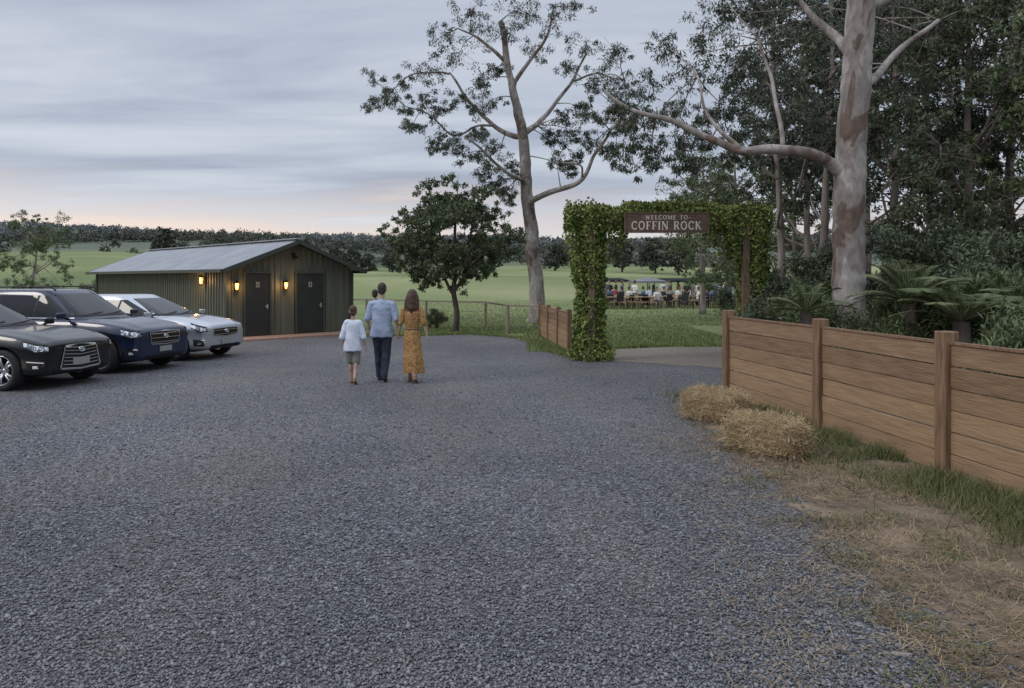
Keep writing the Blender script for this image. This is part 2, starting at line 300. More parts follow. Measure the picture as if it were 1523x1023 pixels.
# ---------------------------------------------------------------- terrain
def terr(x,y):
    a=x/max(y,60.)
    H=10.5+(4.6-10.5)*sst(-.6,-.15,a)
    z=sst(58,235,y)*H
    hill=25-6*sst(-.5,.05,a)
    z+=sst(225,640,y)*hill
    if y>80: z+=(noise.noise(Vector((x*.0045,y*.0045,3)))*10*sst(160,420,y)+noise.noise(Vector((x*.015,y*.015,8)))*2.2)*sst(80,260,y)
    z+=sst(740,1250,y)*(48+34*noise.noise(Vector((x*.0018,1.7,4))))
    z-=sst(1300,3000,y)*70
    return z
xs=sorted(set([-3500,-2500,-1600,-1100,-950,-800]+list(range(-640,641,16))+[800,950,1100,1600,2500,3500]))
ys=[-60,-20,10,30,45,58]+list(range(66,700,11))+[760,850,950,1050,1150,1250,1400,1800,3000,4200]
mb=MB(); mb.add([(x,y,terr(x,y)) for y in ys for x in xs],[(j*len(xs)+i,j*len(xs)+i+1,(j+1)*len(xs)+i+1,(j+1)*len(xs)+i) for j in range(len(ys)-1) for i in range(len(xs)-1)])
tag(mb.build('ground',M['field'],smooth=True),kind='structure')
def jitter(pts,amp=.12,step=.4):
    out=[]
    for i,p in enumerate(pts):
        q=pts[(i+1)%len(pts)]; L=math.hypot(q[0]-p[0],q[1]-p[1]); n=max(1,min(60,int(L/step)))
        for k in range(n):
            t=k/n; out.append((p[0]+(q[0]-p[0])*t+random.uniform(-amp,amp),p[1]+(q[1]-p[1])*t+random.uniform(-amp,amp)))
    return out
def fenceX(Y): return float(np.interp(Y,[-20,4.9,7.25,9.3,11.9],[8.,4.52,4.2,3.9,3.48]))
yard=[(-60,-20),(-60,21),(-13,24.5),(-9.2,23.2),(-6.,25.),(-5.0,24.2),(-2.7,24.7),(-1.4,25.3),(.35,23.4),(1.1,19.8),(1.5,17.5),(4.7,16.4),(4.0,13.5),(3.6,12),(4.2,7.3),(4.6,4.5),(8,-20)]
flat('gravel_yard',jitter(yard,.1),.004,M['gravel'])
flat('woodland_floor',[(3.55,12),(4.2,7.3),(4.6,4.5),(8.1,-20),(60,-20),(60,46),(14,46),(9,30),(7,21),(4.9,16)],.004,M['floor'])
flat('gravel_path',jitter([(1.6,17.3),(2.0,18.6),(2.7,19.9),(4.2,20.6),(7,20.8),(13,19.5),(13,16.5),(6,15.8),(4.5,15.7),(3.2,16.6)],.08,.3),.009,M['pathgravel'])
def vergemat():
    m=M['soil']; N=m.node_tree.nodes; L=m.node_tree.links; b=N['Principled BSDF']; out=N['Material Output']
    at_=N.new('ShaderNodeAttribute'); at_.attribute_name='edge'
    n=N.new('ShaderNodeTexNoise'); n.inputs['Scale'].default_value=4; n.inputs['Detail'].default_value=10; n.inputs['Roughness'].default_value=.85
    tc=N.new('ShaderNodeTexCoord'); L.new(tc.outputs['Object'],n.inputs['Vector'])
    a=N.new('ShaderNodeMath'); a.operation='GREATER_THAN'; L.new(at_.outputs['Fac'],a.inputs[0]); L.new(n.outputs['Fac'],a.inputs[1])
    tr=N.new('ShaderNodeBsdfTransparent'); mx=N.new('ShaderNodeMixShader'); L.new(a.outputs[0],mx.inputs[0]); L.new(tr.outputs[0],mx.inputs[1]); L.new(b.outputs[0],mx.inputs[2]); L.new(mx.outputs[0],out.inputs[0])
vergemat()
VL=[(-6,2.3),(2,1.8),(3.2,1.8),(4.3,1.95),(5.4,2.1),(6.9,2.25),(8,2.3),(9.3,2.35),(10.6,2.5),(11.6,3.0),(12.6,3.5)]
mb=MB(); al=[]; NY=60; NU=14
for j in range(NY+1):
    Y=-6+18.4*j/NY; x0=float(np.interp(Y,[v[0] for v in VL],[v[1] for v in VL]))-.5; x1=fenceX(Y)+.15 if Y<12 else 3.75
    for i in range(NU+1):
        u=i/NU; mb.V.append((x0+(x1-x0)*u,Y,.008)); al.append(min(.8,.24+u*1.0)*(1 if Y<11.6 else max(0,(12.4-Y)/.8)))
mb.F=[(j*(NU+1)+i,j*(NU+1)+i+1,(j+1)*(NU+1)+i+1,(j+1)*(NU+1)+i) for j in range(NY) for i in range(NU)]
o=mb.build('verge',M['soil']); tag(o,kind='structure'); A=o.data.attributes.new('edge','FLOAT','POINT'); A.data.foreach_set('value',al)
def vX(Y): return np.interp(Y,[v[0] for v in VL],[v[1] for v in VL])
n=120000; Y=1/rng.uniform(1/15.,1/2.9,n); X=rng.uniform(-.75,.75,n)*Y
k=(X<vX(Y)+np.abs(rng.normal(0,.5,n))*rng.choice([-.3,1],n)); X=X[k];Y=Y[k]; n=len(X)
s=rng.uniform(.004,.0115,n)*rng.uniform(.8,1.3,n)*np.where(rng.uniform(0,1,n)<.04,1.6,1)
o8=np.array([(1,0,0),(0,1,0),(-1,0,0),(0,-1,0),(.1,.1,.62),(0,0,-.4)]); f8=np.array([(0,1,4),(1,2,4),(2,3,4),(3,0,4),(1,0,5),(2,1,5),(3,2,5),(0,3,5)])
P=o8[None]*rng.uniform(.6,1.3,(n,6,3))*s[:,None,None]; an=rng.uniform(0,6.28,n); c_,s_=np.cos(an),np.sin(an)
P=np.stack([P[:,:,0]*c_[:,None]-P[:,:,1]*s_[:,None],P[:,:,0]*s_[:,None]+P[:,:,1]*c_[:,None],P[:,:,2]],2)
tl=rng.normal(0,.35,(n,2)); P[:,:,2]+=P[:,:,0]*tl[:,:1]+P[:,:,1]*tl[:,1:]
P+=np.stack([X,Y,np.full(n,.006)+s*.35],1)[:,None,:]
me=npmesh_idx(P,(f8[None]+6*np.arange(n)[:,None,None]).reshape(-1,3)); o=link('gravel_stones',me,M['stone']); tag(o,'loose blue grey gravel stones lying across the yard','gravel',kind='stuff')
def blades(C,h,w,lean=.35):
    C=np.asarray(C); N=len(C); a=rng.uniform(0,6.28,N); s=np.stack([np.cos(a),np.sin(a),0*a],1)*w*rng.uniform(.6,1.3,(N,1))
    tip=np.concatenate([rng.normal(0,lean,(N,2)),np.ones((N,1))],1)*h*rng.uniform(.4,1.3,(N,1))
    return np.stack([C-s,C+s,C+tip],1)
n=20000; Y=rng.uniform(3.2,12.1,n); t=np.abs(rng.normal(0,.42,n)); X=np.array([fenceX(y) for y in Y])-.05-t
nn=np.array([noise.noise(Vector((x*1.7,y*1.7,1))) for x,y in zip(X,Y)]); k=nn>-.12; X=X[k];Y=Y[k]
n2=16000; Y2=rng.uniform(3.0,11.5,n2); X2=vX(Y2)+rng.uniform(-.1,2,n2); nn=np.array([noise.noise(Vector((x*2.5,y*2.5,7))) for x,y in zip(X2,Y2)]); k=(nn>.14)&(X2<np.array([fenceX(y) for y in Y2])-.1)
o=link('verge_grass',npmesh(np.concatenate([blades(np.stack([X,Y,X*0+.005],1),.15,.005,.55),blades(np.stack([X2[k],Y2[k],X2[k]*0+.005],1),.07,.004,.9)]),3),M['grassblade']); tag(o,'long green grass growing along the foot of the brown timber fence','grass',kind='stuff')
n=100000; Y=1/rng.uniform(1/70.,1/19.2,n); X=rng.uniform(-.13,.42,n)*Y
k=~((Y<21.2)&(X>1.5))&~((X<.4)&(Y<25.6)) & ~((X>7)&(Y<30)); X=X[k];Y=Y[k]
ex=[]
for (ax,ay),(bx,by) in [((-5,24.3),(-2.7,24.8)),((-2.7,24.8),(-1.4,25.4)),((-1.4,25.4),(.4,23.5)),((.4,23.5),(1.1,19.8)),((1.1,19.8),(1.5,17.6)),((2.7,20),(4.2,20.7)),((4.2,20.7),(9,20.7)),((2.,18.8),(2.7,20))]:
    tt=rng.uniform(0,1,1800); ex.append(np.stack([ax+(bx-ax)*tt+rng.normal(0,.13,1800),ay+(by-ay)*tt+np.abs(rng.normal(.1,.3,1800)),tt*0],1))
C=np.concatenate([np.stack([X,Y,X*0],1)]+ex)
o=link('lawn_grass',npmesh(blades(C,.07,.012,.6),3),M['lawnblade']); tag(o,'short green lawn grass beyond the vine covered archway','grass',kind='stuff')
n=36000; Y=np.concatenate([1/rng.uniform(1/12.,1/2.8,n*2//3),rng.normal(8.3,1.3,n-n*2//3)]); X=vX(Y)+rng.normal(.75,.7,n)
nn=np.array([noise.noise(Vector((x*1.9,y*1.9,11))) for x,y in zip(X,Y)])
k=(Y>2.6)&(Y<12)&(X<np.array([fenceX(y) for y in Y])-.05)&(X>vX(Y)-.9)&(nn>-.15+rng.normal(0,.18,n)); X=X[k];Y=Y[k]; n=len(X)
a=rng.uniform(0,6.28,n); l=rng.uniform(.02,.1,n)*np.where(rng.uniform(0,1,n)<.06,1.8,1); d=np.stack([np.cos(a)*l,np.sin(a)*l,rng.normal(.004,.016,n)],1); s=np.stack([-np.sin(a),np.cos(a),0*a],1)*.0019
C=np.stack([X,Y,rng.uniform(.012,.035,n)],1); o=link('loose_straw',npmesh(np.stack([C-s,C+s,C+d+s,C+d-s],1),4),M['litter']); tag(o,'loose dry straw scattered over the soil beside the gravel','straw',kind='stuff')
# ---------------------------------------------------------------- straw bales
def bale(label,cx,cy,ang,L=.88,W=.46,H=.42):
    root=empty('straw_bale',label,'straw bale',(cx,cy,0),ang,'straw bales by the timber fence')
    bm=bmesh.new(); bmesh.ops.create_cube(bm,size=1); bmesh.ops.subdivide_edges(bm,edges=bm.edges[:],cuts=14,use_grid_fill=True)
    sd=random.uniform(0,50)
    for v in bm.verts:
        p=v.co*2; q=Vector([c*(1-.12*(abs(p[(i+1)%3])**3+abs(p[(i+2)%3])**3)) for i,c in enumerate(p)])
        nz=noise.noise_vector(q*2.2+Vector((sd,0,0)))*.08+noise.noise_vector(q*7+Vector((sd,0,0)))*.045
        pin=.05*(math.exp(-((p.x-.38)/.06)**2)+math.exp(-((p.x+.38)/.06)**2))
        q=q*(1-pin*.6)+nz; v.co=Vector((q.x*L/2,q.y*W/2,(q.z+1)*H/2))
        v.co.z=max(v.co.z,.0)
    me=bpy.data.meshes.new('b'); bm.to_mesh(me)
    Vv=np.array([v.co[:] for v in bm.verts]); Nn=np.array([v.normal[:] for v in bm.verts]); bm.free()
    link('bale_body',me,M['strawbody'],root,True)
    N=10000; idx=rng.integers(0,len(Vv),N); C=Vv[idx]+rng.normal(0,.02,(N,3))
    C[:,2]=np.maximum(C[:,2],.01)
    d=rng.normal(0,1,(N,3)); d[:,0]*=1.3; d=unit(d+Nn[idx]*.35)*rng.uniform(.02,.1,(N,1)); s=unit(np.cross(d,rng.normal(size=(N,3))))*.0019
    e=C+d; e[:,2]=np.maximum(e[:,2],.006)
    o=link('straw_strands',npmesh(np.stack([C-s,C+s,e+s,e-s],1),4),M['straw'],root); o['kind']='stuff'
    for x in (-.17,.17):
        mb=MB(); pts=[(x,math.copysign(1,math.cos(t))*abs(math.cos(t))**.4*(W/2-.004),H/2+math.copysign(1,math.sin(t))*abs(math.sin(t))**.4*(H/2-.004)) for t in [2*math.pi*i/28 for i in range(29)]]
        mb.tube(pts,.004,5,False).build('twine',M['twine'],root)
bale('farther straw bale, half hidden behind the nearer one at the gravel edge',2.74,9.95,math.atan2(.75,-.66),.86,.46,.4)
bale('nearer straw bale at the gravel edge in front of the timber fence',2.78,8.05,math.atan2(.72,-.7),.82,.45,.4)
# ---------------------------------------------------------------- timber fences
def fence(label,posts,H,bh,name='timber_fence',pw=.15,ext=.09):
    b0=Vector((posts[0][0],posts[0][1],0)); root=empty(name,label,'fence',b0)
    for x,y in posts:
        mb=MB(); a=math.atan2(posts[-1][1]-posts[0][1],posts[-1][0]-posts[0][0]); m=Matrix.Rotation(a,3,'Z')
        mb.box((x,y,(H+ext)/2-.03),(pw,pw,H+ext+.06),m); p=mb.build('post',M['wood2'],root,off=b0)
        bv=p.modifiers.new('b','BEVEL'); bv.width=.008; bv.segments=1
    for (x0,y0),(x1,y1) in zip(posts[:-1],posts[1:]):
        a=Vector((x0,y0,0));b=Vector((x1,y1,0)); d=(b-a).normalized(); a=a+d*(pw/2+.001); b=b-d*(pw/2+.001); nrm=Vector((d.y,-d.x,0)); mb=MB(); z=.03
        while z<H-.03:
            h=min(bh,H-z); o_=nrm*random.uniform(-.008,.008)
            mb.bar(a+o_+Vector((0,0,z+h/2+random.uniform(-.004,.004))),b+o_+Vector((0,0,z+h/2+random.uniform(-.005,.005))),.035,h-.011); z+=bh
        p=mb.build('board_panel',M['wood'],root,off=b0); bv=p.modifiers.new('b','BEVEL'); bv.width=.004; bv.segments=1
        MB().bar(a+Vector((0,0,H+.002)),b+Vector((0,0,H+.002)),.06,.025).build('top_rail',M['wood2'],p,off=b0)
    return root
fence('long brown horizontal board fence on the right behind the straw bales',[(3.48,11.9),(3.9,9.35),(4.17,7.1),(4.5,4.8),(4.85,2.5)],1.29,.208,ext=.11)
fence('short brown board fence left of the vine archway beside the white gum',[(1.5,19.4),(1.32,21.1),(1.13,22.8),(.95,24.6)],1.02,.17,pw=.12)
b0=gr(722,485); root=empty('wire_fence','low post and wire fence on the grass behind the round tree','fence',b0)
pp=[Vector((.95,25,0)),gr(755,497),gr(722,486),Vector((-3.6,31,0)),Vector((-6.5,33,0)),Vector((-9.5,35,0))]
for p in pp[1:]: MB().tube([p,p+Vector((.01,0,1.02))],[.06,.05],8).build('post',M['woodgrey'],root,off=b0)
for z in (.3,.6):
    MB().tube([p+Vector((0,-.05,z)) for p in pp],.008,4).build('wire',M['wire'],root,off=b0)
for a,b in zip(pp[:-1],pp[1:]): MB().bar(a+Vector((0,0,.98)),b+Vector((0,0,.98)),.05,.06).build('rail',M['woodgrey'],root,off=b0)
# ---------------------------------------------------------------- shed
th=R(45); cpx=338; CY=23.4; Cx=(cpx-CX)/F*CY; q=math.cos(th)
def tg(px): a=(px-CX)/F; return (a*CY-Cx)/(q*(1-a))
def ts(px): a=(px-CX)/F; return (Cx-a*CY)/(q*(1+a))
w=tg(521); Ls=ts(146); EH=2.27; RH=3.15
shed=empty('shed','olive corrugated amenities shed with two black doors and grey metal roof','shed',(Cx,CY,0),th)
def ztop(t): return EH+(RH-EH)*(1-abs(t-w/2)/(w/2))
def ribs(L,period,depth):
    out=[];t=0
    while t<L:
        for dt,o in ((0,0),(.62,0),(.7,1),(.9,1),(.98,0)):
            if t+dt*period<L: out.append((t+dt*period,o*depth))
        t+=period
    out.append((L,0)); return out
prof=ribs(w,.21,.034)
def wall(mb,prof,fn,z0,z1fn):
    o=len(mb.V)
    for t,d in prof: mb.V.append(fn(t,d,z0)); mb.V.append(fn(t,d,z1fn(t)))
    mb.F+=[(o+2*i,o+2*i+2,o+2*i+3,o+2*i+1) for i in range(len(prof)-1)]
    return mb
wall(MB(),prof,lambda t,d,z:(t,-d,z),.0,ztop).build('gable_wall',M['shed'],shed); wall(MB(),prof,lambda t,d,z:(t,Ls+d,z),.0,ztop).build('gable_wall',M['shed'],shed)
ps=ribs(Ls,.21,.034); wall(MB(),ps,lambda t,d,z:(-d,t,z),0,lambda t:EH).build('side_wall',M['shed'],shed); wall(MB(),ps,lambda t,d,z:(w+d,t,z),0,lambda t:EH).build('side_wall',M['shed'],shed)
ov=.34; sl=(RH-EH)/(w/2)
mb=MB(); pr=ribs(Ls+.8,.25,.035)
for sgn in (-1,1):
    o=len(mb.V)
    for t,d in pr:
        y=t-.45; mb.V.append((w/2,y,RH+.05+d)); mb.V.append((w/2+sgn*(w/2+ov),y,RH+.05-sl*(w/2+ov)+d))
    mb.F+=[(o+2*i,o+2*i+2,o+2*i+3,o+2*i+1) for i in range(len(pr)-1)]
rf=mb.build('roof',M['roof'],shed)
e=RH+.04-sl*(w/2+ov)
for sgn in (-1,1): 
    MB().bar((w/2,-.48,RH+.0),(w/2+sgn*(w/2+ov),-.48,e-.03),.03,.13).build('barge_board',M['trim'],rf)
    MB().bar((w/2,Ls+.37,RH+.0),(w/2+sgn*(w/2+ov),Ls+.37,e-.03),.03,.13).build('barge_board',M['trim'],rf)
MB().bar((w/2,-.5,RH+.1),(w/2,Ls+.38,RH+.1),.3,.03).build('ridge_cap',M['roof'],rf)
for xx in (-ov-.03,w+ov+.03): MB().bar((xx,-.45,e-.02),(xx,Ls+.35,e-.02),.1,.1).build('gutter',M['trim'],rf)
for x,y in ((-.03,-.03),(w+.03,-.03),(-.03,Ls+.03)): MB().box((x,y,EH/2-.03),(.1,.1,EH-.08)).build('corner_trim',M['trim'],shed)
for a,b in ((361,402),(438,481)):
    x0,x1=tg(a),tg(b); d=MB().box(((x0+x1)/2,-.045,1.03),(x1-x0-.1,.05,2.02)).build('door',M['black'],shed)
    mb=MB(); mb.box((x0+.02,-.05,1.04),(.06,.09,2.1)); mb.box((x1-.02,-.05,1.04),(.06,.09,2.1)); mb.box(((x0+x1)/2,-.05,2.12),(x1-x0+.02,.09,.06)); mb.build('door_frame',M['trim'],d)
    mb=MB(); mb.tube([(x1-.14,-.075,1.0),(x1-.14,-.13,1.0),(x1-.25,-.13,1.0)],.012,8); mb.box((x1-.14,-.075,1.0),(.05,.012,.16)); mb.build('handle',M['plate'],d)
    mb=MB(); mb.box(((x0+x1)/2,-.078,1.72),(.12,.012,.18)); s_=mb.build('door_sign',M['plate'],d)
    mb=MB(); cx=(x0+x1)/2; mb.ell((cx,-.087,1.775),(.015,.004,.015)); mb.box((cx,-.087,1.728),(.04,.004,.055)); mb.box((cx-.01,-.087,1.675),(.012,.004,.05)); mb.box((cx+.01,-.087,1.675),(.012,.004,.05)); mb.build('figure_symbol',M['black'],s_)
def lantern(x,y,z,nx,ny):
    m=Matrix.Rotation(math.atan2(ny,nx)+math.pi/2,3,'Z')
    def T(p): return Vector((x,y,z))+m@Vector(p)
    mb=MB(); mb.box(T((0,-.01,0)),(.1,.03,.26),m); mb.tube([T((0,-.02,.05)),T((0,-.1,.12)),T((0,-.14,.1))],.01,6)
    mb.lathe([(.012,.2),(.03,.17),(.095,.1),(.09,.09)],Matrix.Translation(T((0,-.14,0))),4)
    mb.lathe([(.05,-.14),(.055,-.12),(.02,-.17),(.004,-.2)],Matrix.Translation(T((0,-.14,0))),8)
    for k in range(4):
        a=math.pi/2*k; mb.tube([T((.082*math.cos(a),-.14+.082*math.sin(a),.095)),T((.052*math.cos(a),-.14+.052*math.sin(a),-.13))],.009,4)
    l=mb.build('wall_lantern',M['iron'],shed)
    MB().lathe([(.004,-.12),(.035,-.118),(.055,.085),(.004,.087)],Matrix.Translation(T((0,-.14,0))),12).build('lantern_glass',M['glow'],l)
    li=bpy.data.lights.new('lamp','POINT'); li.energy=12; li.color=(1,.52,.18); li.shadow_soft_size=.06; lo=bpy.data.objects.new('lantern_light',li); COL.objects.link(lo); lo.parent=shed; lo.location=T((0,-.26,-.02))
lantern(tg(349),-.03,1.68,0,-1); lantern(tg(422),-.03,1.7,0,-1); lantern(-.03,ts(307),1.86,-1,0)
mb=MB(); mb.box((w/2,-.06,RH-.42),(.12,.07,.1)); mb.cap((w/2-.04,-.12,RH-.5),(w/2-.04,-.2,RH-.53),.045,.055); mb.cap((w/2+.05,-.12,RH-.5),(w/2+.06,-.2,RH-.53),.03,.035); mb.build('security_light',M['iron'],shed)
o=MB().box((w/2+.1,-.62,.02),(w+.4,1.1,.06)).build('paving_slab',M['brick']); o.location=(Cx,CY,0); o.rotation_euler=(0,0,th); tag(o,kind='structure')
# ---------------------------------------------------------------- arch with vine
AY=17.4; AX0=(878-CX)/F*AY; AX1=(1112-CX)/F*AY; AH=3.45
arch=empty('garden_archway','timber archway smothered in green vine holding the welcome sign','archway',((AX0+AX1)/2,AY,0)); b0=arch.location.copy()
for x in (AX0,AX1-.12):
    for dy in (-.22,.22): MB().box((x,AY+dy,AH/2-.02),(.15,.14,AH)).build('post',M['archwood'],arch,off=b0)
for dy in (-.22,.22): MB().box(((AX0+AX1)/2,AY+dy,AH-.14),(AX1-AX0+.7,.08,.24)).build('beam',M['archwood'],arch,off=b0)
def vinepts(n,fn): return np.array([fn() for _ in range(n)])
def pil(x,wd,z0,z1,skew=0):
    def f():
        z=random.uniform(z0,z1); r=wd*(1+.28*noise.noise(Vector((x,z*1.6,2)))+.2*noise.noise(Vector((x,z*4,5))))+ (.12 if z<.25 else 0)
        a=random.uniform(0,6.283); rr=r*math.sqrt(random.uniform(.25,1)); return (x+skew+rr*math.cos(a)+.12*noise.noise(Vector((z*1.1,x,0))),AY+rr*math.sin(a)*.85,z)
    return f
def beamf():
    x=random.uniform(AX0-.6,AX1+.5); t=.32*(1+.25*noise.noise(Vector((x*2.3,0,4)))); a=random.uniform(0,6.283); rr=t*math.sqrt(random.uniform(.25,1))
    ins=abs(x-((992-CX)/F*AY))<.98; z=AH-.08+rr*math.sin(a)*(.75 if ins else 1.0)+(.12 if ins else -.04); return (x,AY+rr*math.cos(a)*1.2+(.1 if ins else 0),z)
pts=[vinepts(11000,pil(AX0,.40,.02,AH)),vinepts(12000,pil(AX1+.02,.36,.02,AH,.07)),vinepts(14000,beamf)]
for k in range(110):
    x=random.choice([random.uniform(AX0-.6,AX0+.85),random.uniform(AX1-1.0,AX1+.5),random.uniform(AX1-.6,AX1+.3)]); l=random.uniform(.2,.95); z0=AH-.25; y=AY+random.uniform(-.4,.35); m_=int(l*90)
    pts.append(np.array([(x+random.gauss(0,.04),y+random.gauss(0,.04),z0-l*random.random()) for _ in range(m_)]))
for k in range(30):
    x=random.uniform(AX0-.5,AX1+.5); h=random.uniform(.06,.18); pts.append(np.array([(x+random.gauss(0,.04),AY+random.uniform(-.2,.2),AH+.18+h*random.random()) for _ in range(9)]))
C=np.concatenate(pts); N=len(C); d=unit(rng.normal(size=(N,3))+np.array([0,-.5,-.5])); s=unit(np.cross(d,unit(rng.normal(size=(N,3))+np.array([0,-.8,.3])))); l=rng.uniform(.04,.085,(N,1))
Q=np.stack([C,C+d*l*.25+s*l*.55,C+d*l*.6+s*l*.35,C+d*l,C+d*l*.6-s*l*.35,C+d*l*.25-s*l*.55],1)-np.array(b0)
v_=link('vine',npmesh(Q,6),M['ivy'],arch)
for x in (AX0,AX1+.05):
    mb=MB()
    for k in range(5):
        a0=random.uniform(0,6.28); mb.tube([(x+.15*math.cos(a0+z*1.5),AY+.3*math.sin(a0+z*1.5),z) for z in np.linspace(0,AH,22)],[.03,.012],6)
    mb.build('vine_stem',M['bark_dark'],v_,off=b0)
sc=at(991.5,331,AY-.5); SW=122/F*(AY-.5); SH=.42
sign=empty('welcome_sign','dark brown board sign reading WELCOME TO COFFIN ROCK hung on the archway','sign',sc)
o=MB().box((0,0,0),(SW,.045,SH)).build('board',M['signwood'],sign); bv=o.modifiers.new('b','BEVEL'); bv.width=.008
mb=MB()
for a,b in (((-SW/2-.012,0),(.025,SH+.05)),((SW/2+.012,0),(.025,SH+.05)),((0,SH/2+.012),(SW,.025)),((0,-SH/2-.012),(SW,.025))): mb.box((a[0],-.004,a[1]),(b[0],.06,b[1]))
mb.build('sign_frame',M['archwood'],sign)
for x in (-.7,.7): MB().tube([(x,.03,SH/2),(x,.14,SH/2+.08)],.01,6).build('bracket',M['iron'],sign)
def arc(cx,cy,rx,ry,a0,a1,n=14): return [(cx+rx*math.cos(R(a0+(a1-a0)*i/n)),cy+ry*math.sin(R(a0+(a1-a0)*i/n))) for i in range(n+1)]
TK=.17;TN=.08
def stem(x,w_=TK,b=True,t=True):
    o=[([(x,0),(x,1)],w_)]
    if b:o.append(([(x-.14,.025),(x+.14,.025)],.05))
    if t:o.append(([(x-.14,.975),(x+.14,.975)],.05))
    return o
G={'C':(.8,[(arc(.42,.5,.33,.46,42,318),.13),([(.7,.72),(.7,.98)],.05),([(.7,.05),(.7,.26)],.04)]),
'O':(.9,[(arc(.44,.5,.34,.46,0,360,22),.13)]),
'F':(.68,stem(.18)+[([(.1,.965),(.6,.965)],TN),([(.18,.52),(.48,.52)],TN),([(.6,.8),(.6,1)],.045),([(.47,.42),(.47,.62)],.04)]),
'E':(.7,stem(.18)+[([(.1,.965),(.6,.965)],TN),([(.18,.52),(.48,.52)],TN),([(.1,.035),(.62,.035)],TN),([(.6,.8),(.6,1)],.045),([(.62,0),(.62,.2)],.045),([(.47,.42),(.47,.62)],.04)]),
'I':(.36,stem(.18)),
'N':(.92,stem(.16,TN)+stem(.76,TN,b=False)+[([(.16,.98),(.76,.02)],TK)]),
'R':(.82,stem(.18)+[([(.18,.965),(.4,.965)],TN),(arc(.4,.74,.22,.22,90,-90),.12),([(.4,.5),(.18,.5)],TN),([(.4,.5),(.68,.03)],.15),([(.6,.025),(.8,.025)],.05)]),
'K':(.85,stem(.18)+[([(.2,.42),(.66,.96)],TN),([(.36,.6),(.7,.03)],.15),([(.56,.975),(.8,.975)],.05),([(.6,.025),(.84,.025)],.05)]),
'W':(1.15,[([(.1,.98),(.34,.02)],.14),([(.34,.02),(.56,.9)],TN),([(.56,.9),(.78,.02)],.14),([(.78,.02),(1.0,.98)],TN),([(0,.975),(.24,.975)],.05),([(.9,.975),(1.12,.975)],.05)]),
'L':(.66,stem(.18)+[([(.1,.035),(.6,.035)],TN),([(.6,0),(.6,.24)],.045)]),
'M':(1.08,stem(.16,TN)+stem(.9)+[([(.16,.98),(.52,.1)],.14),([(.52,.1),(.9,.98)],TN)]),
'T':(.74,[([(.36,0),(.36,1)],TK),([(.22,.025),(.5,.025)],.05),([(.04,.965),(.68,.965)],TN),([(.05,.78),(.05,1)],.045),([(.67,.78),(.67,1)],.045)]),
'-':(.5,[([(.05,.45),(.4,.45)],.09)]),' ':(.45,[])}
def word(name,txt,cx,z0,H,track=.08,sx=1.):
    W=sum(G[c][0]+track for c in txt)*H*sx; x=cx-W/2; mb=MB(); k=0
    for c in txt:
        for pts,wd in G[c][1]:
            k+=1; y0=-.0235-.0025*(k%7+1)*.4; P=[Vector((x+p[0]*H*sx,0,z0+p[1]*H)) for p in pts]; V=[];n=len(P)
            for i,p in enumerate(P):
                t=(P[min(i+1,n-1)]-P[max(i-1,0)]).normalized()
                if n>10 and (P[0]-P[-1]).length<1e-4 and i in (0,n-1): t=(P[1]-P[-2]).normalized()
                nn=Vector((-t.z,0,t.x))*wd*H/2
                V+= [p+nn+Vector((0,y0,0)),p-nn+Vector((0,y0,0)),p+nn+Vector((0,-.022,0)),p-nn+Vector((0,-.022,0))]
            Fc=[]
            for i in range(n-1):
                a=4*i;b=a+4; Fc+=[(a,a+1,b+1,b),(a,b,b+2,a+2),(a+1,a+3,b+3,b+1)]
            mb.add(V,Fc)
        x+=(G[c][0]+track)*H*sx
    return mb.build(name,M['signtext'],sign)
word('lettering','COFFIN ROCK',0,-.16,.19,.1,.92); word('lettering','-WELCOME TO-',0,.07,.1,.16,1.02)
